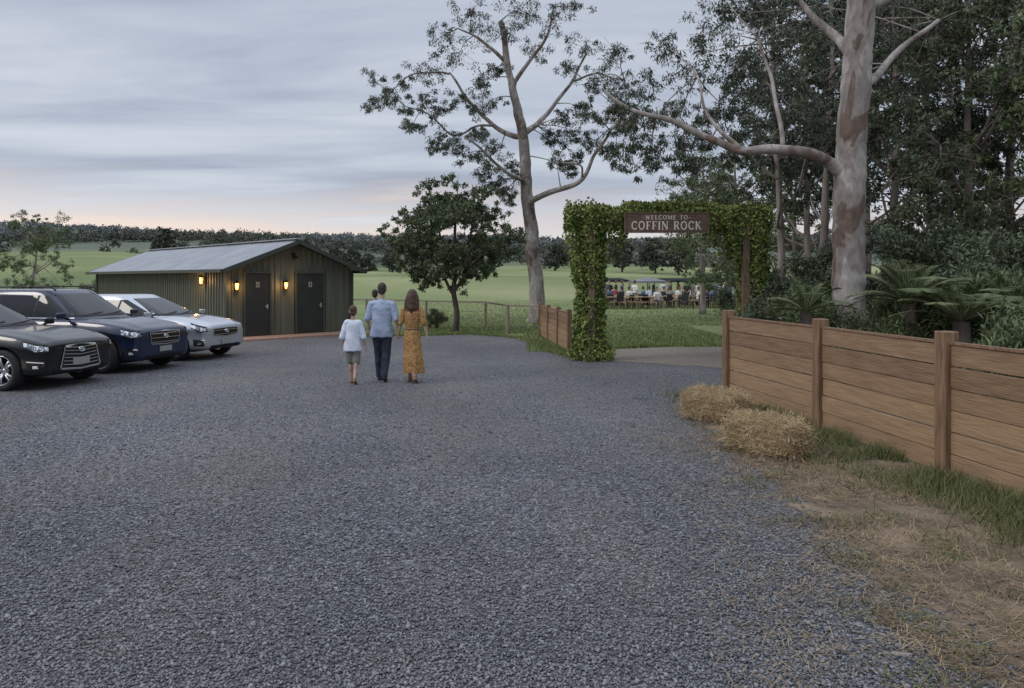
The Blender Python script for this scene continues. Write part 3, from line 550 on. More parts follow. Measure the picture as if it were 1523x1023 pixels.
# ---------------------------------------------------------------- trees
def gnarl(P,amt,sc=1.2):
    return [p+noise.noise_vector(p*sc)*amt for p in P]
def tree_from(name,label,base,trunk,limbs,clumps,nleaf,LL,LW,droop,bark,leaf,cat='tree',group=None,twr=.02,flat_=.8,seg=12,gn=.25,nsub=7):
    root=empty(name,label,cat,base,0,group)
    mb=MB(); tp=smooth_path(trunk[0],9); n=len(tp)
    rad=[trunk[1]+(trunk[2]-trunk[1])*i/(n-1) for i in range(n)]
    rad=[r*(1+.09*noise.noise(Vector((i*.6,base[0],0)))) for i,r in enumerate(rad)]; rad[0]*=1.35; rad[1]*=1.18; rad[2]*=1.06
    tp=[tp[0]]+gnarl(tp[1:],trunk[1]*gn,.9)
    mb.tube(tp,rad,seg*2 if trunk[1]>.2 else seg)
    o=mb.build('trunk',bark,root,True,base)
    if trunk[1]>.2:
        for v in o.data.vertices: v.co+=noise.noise_vector(v.co*2.2)*trunk[1]*.1
    mb=MB(); S=[p for p in tp[n//2:]]
    for pts,r0,r1 in limbs:
        p=smooth_path(pts,6); p=[p[0]]+gnarl(p[1:],.14,.9); mb.tube(p,[r0,r1],10); S+=p[2:]
    for c,r in clumps:
        c=Vector(c); b=min(S,key=lambda s:(s-c).length_squared+ (1e3 if s.z>c.z+r*2.5 else 0)); mid=b.lerp(c,.5)+Vector((random.uniform(-.2,.2),random.uniform(-.2,.2),random.uniform(.0,.25)))*min(1,(b-c).length*.4)
        mb.tube(smooth_path([b,mid,c],3),[twr*1.4,twr*.35],5)
        for _ in range(4):
            e=c+Vector((random.gauss(0,1),random.gauss(0,1),random.gauss(0,.6)))*r*.5; mb.tube([mid.lerp(c,.6),e],[twr*.5,twr*.2],4,False)
    mb.build('branches',bark,root,True,base)
    tot=[]
    for c,r in clumps:
        sub=[(np.array(c)+rng.normal(0,1,3)*r*.55*np.array([1,1,.7]),r*rng.uniform(.2,.45)) for _ in range(nsub)]
        tot.append(clumppts(sub,nleaf/nsub,flat_))
    C=np.concatenate(tot)-np.array(base)
    link('crown',npmesh(leafquads(C,LL,LW,droop),4),leaf,root)
    return root
Y=32.
A=lambda x,y,dy=0: at(x,y,Y+dy)
base=Vector(at(799,480,Y)); base.z=0
trunk=([base,A(799,440),A(791,370),A(786,300),A(781,230),A(775,185),A(766,140),A(752,80),A(745,30)],.37,.11)
limbs=[([A(787,300),A(800,292,-.5),A(840,278,-1),A(865,262,-1.3),A(885,232,-1.5),A(905,200,-1.6),A(925,175,-1.2)],.15,.035),
([A(865,262,-1.3),A(862,245,-2),A(830,238,-2.4)],.05,.02),
([A(779,205),A(760,200,1),A(735,185,1.4),A(712,165,1.8),A(690,140,2),A(668,110,2)],.14,.045),
([A(783,270),A(765,262,-.8),A(742,245,-1.4),A(715,222,-1.8),A(690,205,-2)],.1,.03),
([A(735,185,1.4),A(705,190,.8),A(670,200,.4),A(640,170,0),A(600,155,0)],.06,.02),
([A(779,200),A(800,180,1),A(822,158,1.5),A(850,120,2),A(870,80,2)],.14,.045),
([A(764,130),A(790,90),A(815,50),A(825,10)],.1,.035),([A(750,90),A(715,60),A(680,40)],.09,.03),([A(668,110,2),A(620,110,1.5),A(575,140,1)],.055,.02),([A(850,120,2),A(890,110,1),A(930,120,0)],.055,.02)]
cp=[(562,152,14),(585,148,14),(605,165,16),(612,190,13),(632,150,15),(655,168,14),(660,200,16),(680,215,16),(650,215,12),(700,195,12),(698,228,15),(722,215,15),(720,250,16),(742,235,18),(760,252,15),(748,285,15),(735,270,14),(760,292,10),(705,160,16),(728,150,15),(680,150,13),
(838,172,16),(812,205,13),(835,205,15),(828,238,15),(858,232,14),(862,198,16),(880,170,16),(885,215,14),(902,185,18),(912,160,16),(930,190,16),(915,222,12),(945,170,14),(845,250,10),(865,160,14),
(600,118,18),(565,125,15),(640,105,20),(680,85,22),(715,120,16),(720,50,24),(660,50,18),(760,40,22),(790,75,20),(820,30,22),(845,100,18),(870,70,22),(900,110,20),(935,130,18),(880,130,16),(780,10,22),(850,10,18),(700,15,18),(925,80,16),(740,100,12)]
cl=[(A(x,y,random.uniform(-2,2)),r/F*Y*1.35) for x,y,r in cp]
tree_from('gum_tree','tall pale trunked gum tree behind the short brown fence in the middle',base,trunk,limbs,cl,640,.14,.036,.9,M['bark_gum'],M['leaf_gum'],twr=.022,nsub=12)
base=gr(677,493); base.z=0; Y=base.y
cl=[]
for i in range(4000):
    if len(cl)>=100: break
    v=Vector((random.uniform(-1,1),random.uniform(-1,1),random.uniform(-1,1)))
    if v.length>1+.16*noise.noise(v*2.3) or v.length<.3: continue
    c=A(671,350)+Vector((v.x*2.15*(1.08 if v.z<.2 else .9),v.y*1.9,v.z*1.95))
    if min([(c-k[0]).length for k in cl],default=9)<.38: continue
    cl.append((c,random.uniform(.28,.48)))
trunk=([base,A(679,465),A(675,430),A(678,400),A(676,350),A(680,300)],.12,.04)
limbs=[([A(677,440),A(655,405,.2),A(630,375,.3),A(610,350,.4)],.06,.02),([A(676,432),A(700,400,-.3),A(722,375,-.4),A(740,350,-.5)],.06,.02),([A(677,410),A(660,370,-.7),A(650,330,-1),A(640,300,-1)],.05,.02),([A(677,400),A(700,350,.7),A(705,310,.9),A(700,285,.7)],.05,.02),([A(677,420),A(690,395,-1),A(700,380,-1.4)],.04,.02)]
tree_from('round_tree','small round dark green tree standing alone behind the family',base,trunk,limbs,cl,420,.115,.048,.3,M['bark_dark'],M['leaf_round'],twr=.016)
Y=14.; base=Vector(at(1263,480,Y)); base.z=0
trunk=([base,A(1263,480),A(1263,420),A(1262,350),A(1263,280),A(1266,220),A(1270,168),A(1276,90),A(1281,0),A(1284,-90)],.31,.25)
limbs=[([A(1257,262),A(1238,245,-.1),A(1205,228,-.2),A(1150,219,0),A(1100,224,.2),A(1062,207,.4),A(1010,187,.7),A(950,163,1.1),A(900,135,1.5)],.13,.035),
([A(1165,219,0),A(1160,180,.2),A(1150,130,.6),A(1130,60,1)],.05,.03),([A(1100,224,.2),A(1075,195,.6),A(1050,160,1),A(1040,110,1.4)],.05,.02),([A(1205,228,-.2),A(1195,255,.6),A(1185,290,1.2)],.035,.02),([A(1280,100),A(1240,50,.5),A(1180,0,.8)],.12,.05),([A(1272,140),A(1325,90,.8),A(1390,30,1.3)],.1,.04),([A(1286,10),A(1360,-30,.4),A(1420,-50,.8)],.1,.04)]
cp=[(915,160,22),(935,190,22),(925,225,20),(955,215,22),(960,245,18),(975,180,24),(1000,160,24),(1005,205,22),(1015,235,22),(1035,185,20),(1045,215,18),(1030,250,16),(1060,175,22),(1085,165,26),(1080,205,18),(1120,180,28),(1145,180,24),(1180,175,24),(1215,180,22),(945,140,24),(990,120,30),(1040,110,32),(1090,110,34),(1140,110,34),(1190,120,34),(1225,70,36),(1170,50,36),(1110,50,36),(1050,50,36),(990,70,30),(1220,10,36),(1330,60,40),(1350,120,34),(1400,40,42),(1450,90,40),(1390,110,34),(1320,10,36),(1460,20,40),(1150,0,34),(1080,0,30)]
cl=[(A(x,y,random.uniform(1.2,3.4)),r/F*(Y+2)*1.3) for x,y,r in cp]
tree_from('large_gum_tree','thick mottled gum tree with a long left reaching limb behind the timber fence',base,trunk,limbs,cl,520,.12,.026,1.0,M['bark_gum'],M['leaf_gum'],twr=.013,gn=.08,nsub=12)
def gen_tree(seed,H,cw,label,cat='tree',bark='bark_gum2',leaf='leaf_dark',nl=150,ncl=44,low=.25,group=None,LL=.14,LW=.05,tr=.13,name='woodland_tree',droop=.7):
    random.seed(seed); b=Vector((0,0,0)); lean=random.uniform(-.6,.6)
    T=[b,Vector((lean*.3,0,H*.3)),Vector((lean*.8,.1,H*.6)),Vector((lean,0,H*.93))]; cl=[];k=0
    while len(cl)<ncl and k<4000:
        k+=1; t=random.uniform(low,1.0); r=cw*(.5+.6*math.sin(math.pi*min(1,(t-low)/(1-low)*.8+.15)))*math.sqrt(random.random()); a=random.uniform(0,6.283)
        c=Vector((lean*t+r*math.cos(a),r*math.sin(a),H*t))
        if noise.noise(c*.45+Vector((seed*3.1,0,0)))<-.12: continue
        cl.append((c,random.uniform(.4,.8)*cw*.42))
    limbs=[]
    for i in range(8):
        t=random.uniform(.25,.85); a=random.uniform(0,6.283); p=Vector((lean*t,0,H*t)); e=p+Vector((math.cos(a),math.sin(a),.8))*cw*.6; limbs.append(([p,p.lerp(e,.5)+Vector((0,0,-.1)),e],tr*.45,tr*.12))
    return tree_from(name,label,b,(T,tr,tr*.3),limbs,cl,nl,LL,LW,droop,M[bark],M[leaf],cat,group,twr=.02,seg=8)
wg='dark woodland trees behind the timber fence'
tA=gen_tree(11,11,2.3,'x',nl=290,low=.36,leaf='leaf_gum'); tB=gen_tree(12,9.5,2.6,'x',nl=330,low=.24); tC=gen_tree(13,12,2.2,'x',leaf='leaf_gum',low=.45,bark='bark_gum2',nl=250); tD=gen_tree(14,7,2.3,'x',leaf='leaf_mid',low=.18,nl=270,ncl=50)
spots=[(tC,1165,22,1.0,'slender grey gum trunk just right of the archway, thin crown'),(tA,1200,24,1.0,'second slender tree right of the archway, in the dark wood'),(tC,1222,19,.95,'slim dark trunk close on the left of the big mottled gum'),
(tB,1330,18.5,1.0,'dense dark tree directly right of the big mottled gum'),(tA,1385,20,1.05,'tall dark leafy tree right of the big gum, second from it'),(tB,1440,17.5,1.02,'dense dark tree above the middle of the right fence'),(tA,1500,19,1.1,'dark tree near the right edge, its crown at sky level'),(tB,1570,16,1.0,'dense dark tree at the far right edge'),(tC,1290,26,1.1,'tall thin tree seen behind the big mottled gum trunk'),(tC,1250,30,1.2,'farthest tall tree of the right hand wood'),(tD,1045,40,1.25,'mid green leafy tree seen through the right half of the archway'),(tD,1110,34,1.1,'mid green bushy tree behind the right post of the archway'),(tD,1180,30,1.0,'bushy tree low in the wood, right of the archway'),(tB,1410,26,1.2,'dark tree deep in the wood above the fence'),(tA,1480,27,1.2,'tall dark tree deep in the wood near the right edge'),
(tD,1640,15,1.0,'bushy tree beyond the right end of the fence'),(tD,-60,48,1.0,'leafy tree beyond the left end of the shed'),(tD,45,44,.82,'mid green tree at the left edge behind the cars')]
used=set()
for i,(t,px,Yt,s,lb) in enumerate(spots):
    o=t if t.name not in used else copy_tree(t); used.add(t.name)
    o.location=((px-CX)/F*Yt,Yt,0); o.rotation_euler=(0,0,i*1.7); o.scale=(s,s,s); o['label']=lb; o['group']=wg if px>1000 else 'trees at the left edge'
def shrub(seed,w_,h,label,leaf,nl=260,LL=.1,LW=.035,ncl=24,up=.25):
    random.seed(seed); root=empty('shrub',label,'shrub',(0,0,0)); mb=MB(); cl=[]
    for i in range(ncl):
        a=random.uniform(0,6.283); r=w_*math.sqrt(random.random())*.9; z=h*random.uniform(.15,1.05)*(1-.35*(r/w_)**2); c=Vector((r*math.cos(a),r*math.sin(a),z)); cl.append((c,random.uniform(.15,.32)*w_)); mb.tube([(0,0,0),c*.5+Vector((0,0,.1)),c],[.02,.006],5)
    mb.build('stems',M['bark_dark'],root,True); link('foliage',npmesh(leafquads(np.maximum(clumppts(cl,nl,1.2),[-9,-9,.03]),LL,LW,.0,up),4),M[leaf],root); return root
s1=shrub(1,1.1,2.0,'x','leaf_dark',360); s2=shrub(2,1.0,1.7,'x','leaf_mid',360,LL=.13,LW=.028,up=.9); s3=shrub(3,1.3,2.6,'x','leaf_dark',440)
used=set()
for i,(t,px,Yt,s,lb) in enumerate([(s1,1170,16,.95,'dark shrub beside the right post of the archway'),(s2,1205,14.5,1.,'green shrub left of the big gum base'),(s3,1215,18,1,'tall dark shrub in the gap left of the big gum'),(s2,1318,13,.9,'green shrub just right of the big gum base'),(s3,1345,15.5,1.05,'tall dark shrub right of the big gum'),(s2,1390,12.3,1.0,'green shrub behind the middle of the right fence'),(s3,1430,14.5,1.1,'tall dark shrub rising above the right fence'),(s2,1475,11.6,1.,'green shrub near the right end of the fence'),(s3,1540,13,1.1,'tall shrub at the right edge of the view'),(s2,1580,9.,1.,'green shrub at the very right behind the fence'),(s1,1270,17,1.1,'dark shrub behind the big gum trunk'),(s2,650,28.5,.42,'small low bush left of the round tree trunk'),(s1,138,38,.9,'dark bush past the left end of the shed'),(s1,165,36,.8,'second dark bush by the left end of the shed'),(s3,1110,25,.8,'shrub low behind the right archway post'),(s2,1440,12.2,1.1,'upright green shrub between the palms behind the fence')]):
    o=t if t.name not in used else copy_tree(t); used.add(t.name)
    o.location=((px-CX)/F*Yt,Yt,0); o.rotation_euler=(0,0,i*2.1); o.scale=(s,s,s); o['label']=lb; o['group']='shrubs'
def palm(px,Yp,h,nf,L,label,seed):
    random.seed(seed); b=Vector(((px-CX)/F*Yp,Yp,0)); root=empty('palm_plant',label,'palm',b,0,'palms behind the timber fence')
    MB().tube([(0,0,0),(.02,0,h*.5),(0,0,h)],[.16,.12],10).build('trunk',M['bark_dark'],root,True)
    mb=MB(); Vv=[]
    for i in range(nf):
        a=i*2.399+random.uniform(-.2,.2); el=random.uniform(.3,1.4); l=L*random.uniform(.8,1.1); P=[]
        for k in range(13):
            t=k/12; P.append(Vector((math.cos(a)*math.cos(el)*l*t,math.sin(a)*math.cos(el)*l*t,h+math.sin(el)*l*t-.4*l*t*t)))
        mb.tube(P,[.012,.003],4)
        for k in range(2,54):
            t=k/54; j=t*12; i0=int(j); p=P[i0].lerp(P[min(i0+1,12)],j-i0); d=(P[min(i0+1,12)]-P[i0]).normalized(); sd=d.cross(Vector((0,0,1))).normalized()
            for sg in (-1,1):
                ll=.3*L*math.sin(math.pi*(.12+.85*t))**.7; dr=(sd*sg*.75+d*.6+Vector((0,0,.1-.25*t))).normalized(); wv=d*.006
                Vv+= [p-wv,p+dr*ll*.5+wv-Vector((0,0,.01)),p+dr*ll-Vector((0,0,.12*ll)),p+dr*ll*.45-wv]
    o=link('fronds',npmesh(np.array([v[:] for v in Vv]),4),M['palm'],root); mb.build('frond_stems',M['palm'],o)
palm(1352,12.0,1.5,26,1.25,'arching palm plant right of the big mottled gum',5)
palm(1200,13.3,1.3,16,1.0,'smaller palm plant left of the big mottled gum',6)
palm(1430,11.3,1.25,20,1.15,'palm plant above the right part of the timber fence',7)
palm(1500,11.8,1.4,20,1.2,'palm plant near the right edge above the fence',8)
random.seed(99)
C=[];k=0
while k<3600:
    y=random.uniform(215,680); a=random.uniform(-.85,.85); x=a*y
    dens=.1+.9*sst(290,470,y)
    nz=noise.noise(Vector((x*.011,y*.011,5)))+.5*noise.noise(Vector((x*.03,y*.03,9)))
    if random.random()>dens or nz<(.14 if y<330 else .04 if y<450 else -.2): continue
    k+=1; z=terr(x,y); h=random.choice([1,1,1,1.5])*random.uniform(3.5,7.5); r=random.uniform(1.9,4.3); n=70; d=unit(rng.normal(size=(n,3)))*rng.uniform(.5,1,(n,1)); d[:,2]=np.abs(d[:,2])*.95-.12
    C.append(d*np.array([r,r,h*.62])+np.array([x,y,z+h*.33]))
C=np.concatenate(C); o=link('far_wood',npmesh(leafquads(C,1.3,.95),4),M['far']); tag(o,'distant wood of bushy trees covering the hills below the skyline','wood',kind='stuff')
C=[]
for k in range(3600):
    y=random.uniform(900,1290); a=random.uniform(-.8,.8); x=a*y; z=terr(x,y); h=random.uniform(5,11); r=random.uniform(4,8); n=22; d=unit(rng.normal(size=(n,3)))*rng.uniform(.5,1,(n,1)); d[:,2]=np.abs(d[:,2])
    C.append(d*np.array([r,r,h*.7])+np.array([x,y,z+h*.2]))
C=np.concatenate(C); o=link('haze_tinted_far_wood',npmesh(leafquads(C,3.5,2.6),4),M['far2']); tag(o,'pale haze-tinted wooded ridge farthest away on the horizon','wood',kind='stuff')
f0=gen_tree(31,8,2.6,'x',leaf='far',bark='bark_dark',nl=200,ncl=36,low=.2,LL=.42,LW=.28,tr=.22,name='field_tree',group='scattered trees at the far side of the fields',droop=.3)
used=False
for i,(px,py,Yt,s,lb) in enumerate([(252,0,300,2.0,'tallest distant tree on the skyline above the shed roof'),(470,0,235,1.0,'distant tree left of two on the far field above the shed gable'),(497,0,228,1.15,'bushy distant tree on the far field right of the shed roof ridge'),(520,0,240,1.2,'distant tree close to the right end of the shed roof'),(548,0,232,.95,'distant tree on the field edge left of the round tree'),(585,0,228,1.1,'distant tree hidden partly by the round tree'),(735,0,215,1.0,'distant tree between the round tree and the gum trunk'),(825,0,205,1.1,'distant tree between gum trunk and archway'),(925,0,200,1.2,'distant tree seen through the left half of the archway'),(975,0,190,1.3,'distant tree seen in the middle of the archway'),(1010,0,180,1.2,'distant tree above the picnic umbrellas'),(700,0,235,1.2,'distant tree seen through the gaps of the round tree'),(860,0,225,1.0,'distant tree behind the left vine pillar')]):
    o=f0 if not used else copy_tree(f0); used=True; x=(px-CX)/F*Yt; o.location=(x,Yt,terr(x,Yt)-.2); o.rotation_euler=(0,0,i*1.3); o.scale=(s,s,s*.85); o['label']=lb
# ---------------------------------------------------------------- cars
def make_car(label,paint,cfg,loc,rz):
    root=empty('parked_car',label,'car',loc,rz,'cars parked side by side in front of the shed')
    L2=cfg['L']/2; W=cfg['W']/2; HD=cfg['hood']; BL=cfg['belt']; RF=cfg['roof']
    K=np.array([-1,-.965,-.86,-.43,.2,.4,.66,.84,.93,.972,.992,1])*L2
    zt=[HD-.12,BL-.03,BL+.01,BL+.0,BL-.01,HD+.04,HD,HD-.06,HD-.115,HD-.155,HD-.2,HD-.25]
    zb=[.42,.33,.26,.22,.21,.21,.21,.22,.23,.25,.28,.32]
    ww=np.array([.76,.89,.96,1,1,1,.99,.965,.92,.87,.81,.73])*W
    X=np.linspace(-1,.96,26)*L2; X=np.sort(np.concatenate([X,K[[1,9,10,11]]]))
    rs=[]
    for x in X:
        t=np.interp(x,K,zt); b=np.interp(x,K,zb); w_=np.interp(x,K,ww); h=t-b
        cr=.025*sst(.3*L2,.6*L2,x)*(1-sst(.9*L2,L2,x))
        half=[(0,b),(.82*w_,b),(.955*w_,b+.05),(.985*w_,b+.12),(.992*w_,b+.24*h),(.962*w_,b+.5*h),(.985*w_,b+.68*h),(1.0*w_,b+.745*h),(.992*w_,b+.79*h),(.93*w_,t-.045*h),(.88*w_,t-.008),(.7*w_,t+.006),(.62*w_,t+.014+cr),(.3*w_,t+.02+cr*.3),(0,t+.026)]
        ring=[Vector((x,y,z)) for y,z in half]+[Vector((x,-y,z)) for y,z in half[-2:0:-1]]; rs.append(ring)
    mb=MB(); mb.rings(rs); o=mb.build('body',[paint,M['plastic']],None); s=o.modifiers.new('s','SUBSURF'); s.levels=2; s.render_levels=2; evaluate(o)
    bm=bmesh.new(); bm.from_mesh(o.data); bmesh.ops.recalc_face_normals(bm,faces=bm.faces); bm.to_mesh(o.data); bm.free()
    wr=cfg['wr']; ax=[cfg['fa'],cfg['ra']]
    cut=MB()
    for xa in ax:
        for sg in (-1,1):
            cut.lathe([(wr+.055,W-.32),(wr+.055,W+.2)] if sg>0 else [(wr+.055,-W-.2),(wr+.055,-W+.32)],Matrix.Translation((xa,0,wr))@Matrix.Rotation(-math.pi/2,4,'X'),40,True)
    co=cut.build('cut',[paint,M['plastic']],None)
    for p in co.data.polygons: p.material_index=1
    bm=bmesh.new(); bm.from_mesh(co.data); bmesh.ops.recalc_face_normals(bm,faces=bm.faces); bm.to_mesh(co.data); bm.free()
    bo=o.modifiers.new('b','BOOLEAN'); bo.object=co; bo.operation='DIFFERENCE'; bo.solver='EXACT'; evaluate(o); bpy.data.objects.remove(co)
    g=cfg['g']; rs=[]; nseg=56
    def ring(xf,xr,w_,z,n):
        xc=(xf+xr)/2; a=(xf-xr)/2; out=[]
        for k in range(nseg):
            t=2*math.pi*k/nseg; c,s_=math.cos(t),math.sin(t); out.append(Vector((xc+a*math.copysign(abs(c)**(2/n),c),w_*math.copysign(abs(s_)**(2/n),s_),z)))
        return out
    for i in range(9):
        v=i/8; cv=v**1.25; rs.append(ring(g[0]+(g[1]-g[0])*(v**1.1),g[2]+(g[3]-g[2])*cv,g[4]+(g[5]-g[4])*v**1.3,BL-.06+(RF-.045-BL+.06)*v,5.5))
    for s_,dz in ((.965,.018),(.9,.03),(.75,.04),(.5,.045),(.25,.047),(.05,.048)):
        xm=(g[1]+g[3])/2; a=(g[1]-g[3])/2; rs.append(ring(xm+a*s_,xm-a*s_,g[5]*s_,RF-.045+dz,5))
    gm=MB(); gm.rings(rs); go=gm.build('gh',[paint],None,True)
    bm=bmesh.new(); bm.from_mesh(o.data); bm.from_mesh(go.data); bm.to_mesh(o.data)
    bmesh.ops.triangulate(bm,faces=bm.faces[:]); bvh=BVHTree.FromBMesh(bm); bm.free(); bpy.data.objects.remove(go)
    o.data.polygons.foreach_set('use_smooth',[True]*len(o.data.polygons))
    try: o.data.set_sharp_from_angle(angle=R(40))
    except Exception: pass
    o.parent=root; body=o
    def patch(mb,bot,top,nu,nv,axis,sg=1,off=.004):
        bx=np.linspace(0,1,len(bot)); G_={}
        for j in range(nv+1):
            for i in range(nu+1):
                u=i/nu;v=j/nv; a=np.interp(u,bx,[p[0] for p in bot])*(1-v)+np.interp(u,bx,[p[0] for p in top])*v; b=np.interp(u,bx,[p[1] for p in bot])*(1-v)+np.interp(u,bx,[p[1] for p in top])*v
                if axis=='y': P=Vector((a,sg*3,b)); d=Vector((0,-sg,0))
                elif axis=='x': P=Vector((sg*5,a,b)); d=Vector((-sg,0,0))
                elif axis=='c': d=Vector((-.72,-.69*sg,0)); P=Vector((L2-.22,a*sg,b))-d*2
                elif axis=='r': d=Vector((.72,-.69*sg,0)); P=Vector((-L2+.3,a*sg,b))-d*2
                h=bvh.ray_cast(P,d)
                if h[0] is None: continue
                nn=h[1] if h[1].dot(d)<0 else -h[1]; G_[(i,j)]=len(mb.V); mb.V.append(tuple(h[0]+nn*off))
        for j in range(nv):
            for i in range(nu):
                q_=[(i,j),(i+1,j),(i+1,j+1),(i,j+1)]
                if all(k in G_ for k in q_): mb.F.append(tuple(G_[k] for k in q_))
        return mb
    z0=BL+.03; z1=RF-.13
    def xs_(v,f): return g[0]+(g[1]-g[0])*(v**1.1) if f else g[2]+(g[3]-g[2])*v**1.25
    vb=(z0-BL+.06)/(RF-BL); vt=(z1-BL+.06)/(RF-BL)
    fb=xs_(vb,1)-.2; ft=xs_(vt,1)-.16; rb=xs_(vb,0)+.2; rt=xs_(vt,0)+.2; B=cfg.get('bp',-.18); Cc=cfg.get('cp',-1.12)
    for sg in (1,-1):
        patch(MB(),[(fb,z0),(B+.03,z0)],[(ft,z1),(B+.03,z1)],12,8,'y',sg).build('side_window',M['glass'],body,True)
        patch(MB(),[(B-.03,z0),(Cc+.02,z0)],[(B-.03,z1),(Cc+.02,z1)],10,8,'y',sg).build('side_window',M['glass'],body,True)
        if Cc-.08>rb+.1: patch(MB(),[(Cc-.04,z0+.02),(rb,z0+.03)],[(Cc-.04,z1),(rt,z1-.02)],8,8,'y',sg).build('side_window',M['glass'],body,True)
        mb=MB()
        for xx in (B,Cc+.02,fb+.12):
            patch(mb,[(xx-.005,.34),(xx+.005,.34)],[(xx-.005,z0-.03),(xx+.005,z0-.03)],1,14,'y',sg,.002)
        patch(mb,[(Cc,.34),(fb+.12,.34)],[(Cc,.348),(fb+.12,.348)],14,1,'y',sg,.002)
        patch(mb,[(B-.025,z0),(B+.025,z0)],[(B-.025,z1),(B+.025,z1)],2,6,'y',sg,.003)
        patch(mb,[(Cc-.035,z0),(Cc+.015,z0)],[(Cc-.035,z1),(Cc+.015,z1)],2,6,'y',sg,.003)
        mb.build('door_seam',M['plastic'],body)
        patch(MB(),[(rb,z0-.022),(fb+.05,z0-.022)],[(rb,z0-.006),(fb+.05,z0-.006)],20,1,'y',sg,.006).build('window_trim',M['chrome'],body)
        if cfg.get('clad'):
            mb=MB(); patch(mb,[(-.95,.22),(.95,.22)],[(-.95,.36),(.95,.36)],16,3,'y',sg,.008)
            for xa in ax:
                pb=[(xa+(wr+.058)*math.cos(R(t)),wr+(wr+.058)*math.sin(R(t))) for t in range(-10,191,10)]; pt=[(xa+(wr+.115)*math.cos(R(t)),wr+(wr+.115)*math.sin(R(t))) for t in range(-10,191,10)]
                patch(mb,pb,pt,30,2,'y',sg,.009)
            mb.build('wheel_arch_trim',M['plastic'],body,True)
        for xx in (B-.13,Cc+.16):
            h=bvh.ray_cast(Vector((xx,sg*3,BL-.13)),Vector((0,-sg,0)))[0]
            if h: MB().cap(h+Vector((-.08,sg*.02,0)),h+Vector((.08,sg*.02,0)),.013,.013,8).build('door_handle',cfg.get('handle',paint),body,True)
        mb=MB(); mb.box((fb-.0,sg*(W+.07),BL+.08),(.07,.2,.12)); mr=mb.build('side_mirror',cfg.get('mirror',paint),root,True); sb=mr.modifiers.new('s','SUBSURF'); sb.levels=2; sb.render_levels=2
        bv=mr.modifiers.new('b','BEVEL'); bv.width=.02; bv.segments=2; mr.modifiers.move(1,0)
        MB().cap((fb+.02,sg*(W-.1),BL+.0),(fb,sg*(W+.02),BL+.05),.025,.025).build('mirror_arm',M['plastic'],mr,True)
        hl=cfg['hl']; patch(MB(),[(p[0]*W,p[1]) for p in hl[0]],[(p[0]*W,p[1]) for p in hl[1]],16,6,'c',sg,.006).build('headlight',M['lampglass'],root,True)
        mb=MB(); hm=[((p[0]*.15+q_[0]*.85)*W,(p[1]*.15+q_[1]*.85)) for p,q_ in zip(*hl)]; patch(mb,hm,[(q_[0]*W,q_[1]+.014) for q_ in hl[1]],14,1,'c',sg,.008)
        patch(mb,[(p[0]*W,p[1]-.014) for p in hl[0]],[(p[0]*W,p[1]+.012) for p in hl[0]],14,1,'c',sg,.008)
        c0=hl[0][1]; c1=hl[1][1]; cx_=(c0[0]+c1[0])/2*W; cz=(c0[1]+c1[1])/2
        for dx in (-.09,.02):
            pb=[(cx_+dx+.034*math.cos(R(t)),cz+.032*math.sin(R(t))) for t in range(0,361,30)]; patch(mb,pb,[(cx_+dx+.02*math.cos(R(t)),cz+.019*math.sin(R(t))) for t in range(0,361,30)],12,2,'c',sg,.009)
        mb.build('headlight_surround',M['plastic'],root,True)
        fz=.4; patch(MB(),[(.62*W,fz-.06),(.97*W,fz-.04)],[(.66*W,fz+.07),(.97*W,fz+.09)],6,3,'c',sg,.006).build('fog_light_recess',M['plastic'],root,True)
        patch(MB(),[(.72*W,fz-.01),(.84*W,fz-.01)],[(.72*W,fz+.035),(.84*W,fz+.035)],4,2,'c',sg,.012).build('fog_light',M['lampglass'],root,True)
        patch(MB(),[(.6*W,fz+.075),(.97*W,fz+.095)],[(.62*W,fz+.09),(.97*W,fz+.11)],8,1,'c',sg,.012).build('fog_light_trim',M['chrome'],root,True)
        patch(MB(),[(.6*W,BL-.22),(.97*W,BL-.2)],[(.6*W,BL-.07),(.97*W,BL-.05)],8,4,'r',sg,.006).build('tail_light',M['redlens'],root,True)
        if cfg.get('rails'): MB().tube(smooth_path([(-1.75,sg*.56,RF-.04),(-1.6,sg*.56,RF+.03),(-.7,sg*.57,RF+.045),(0,sg*.56,RF+.035),(.15,sg*.55,RF-.03)],4),.016,6).build('roof_rail',M['iron'],root,True)
    vw0=z0+.05; patch(MB(),[(-g[4]*.86,vw0),(g[4]*.86,vw0)],[(-g[5]*.86,z1+.03),(g[5]*.86,z1+.03)],20,10,'x',1).build('windscreen',M['glass'],body,True)
    patch(MB(),[(-g[4]*.9,vw0-.04),(g[4]*.9,vw0-.04)],[(-g[4]*.88,vw0),(g[4]*.88,vw0)],20,2,'x',1,.007).build('cowl_panel',M['plastic'],body,True)
    patch(MB(),[(-g[4]*.82,vw0+.02),(g[4]*.82,vw0+.02)],[(-g[5]*.84,z1),(g[5]*.84,z1)],16,8,'x',-1).build('rear_window',M['glass'],body,True)
    mb=MB()
    for y0,y1 in ((-.55,.0),(.02,.58)): patch(mb,[(y0,vw0-.02),(y1,vw0+.03)],[(y0,vw0-.01),(y1,vw0+.045)],10,1,'x',1,.014)
    mb.build('wiper',M['plastic'],root)
    gl=cfg['grille']; patch(MB(),gl[0],gl[1],16,8,'x',1,.006).build('grille',M['plastic'],root,True); gz0=min(p[1] for p in gl[0]); gz1=max(p[1] for p in gl[1])
    mb=MB()
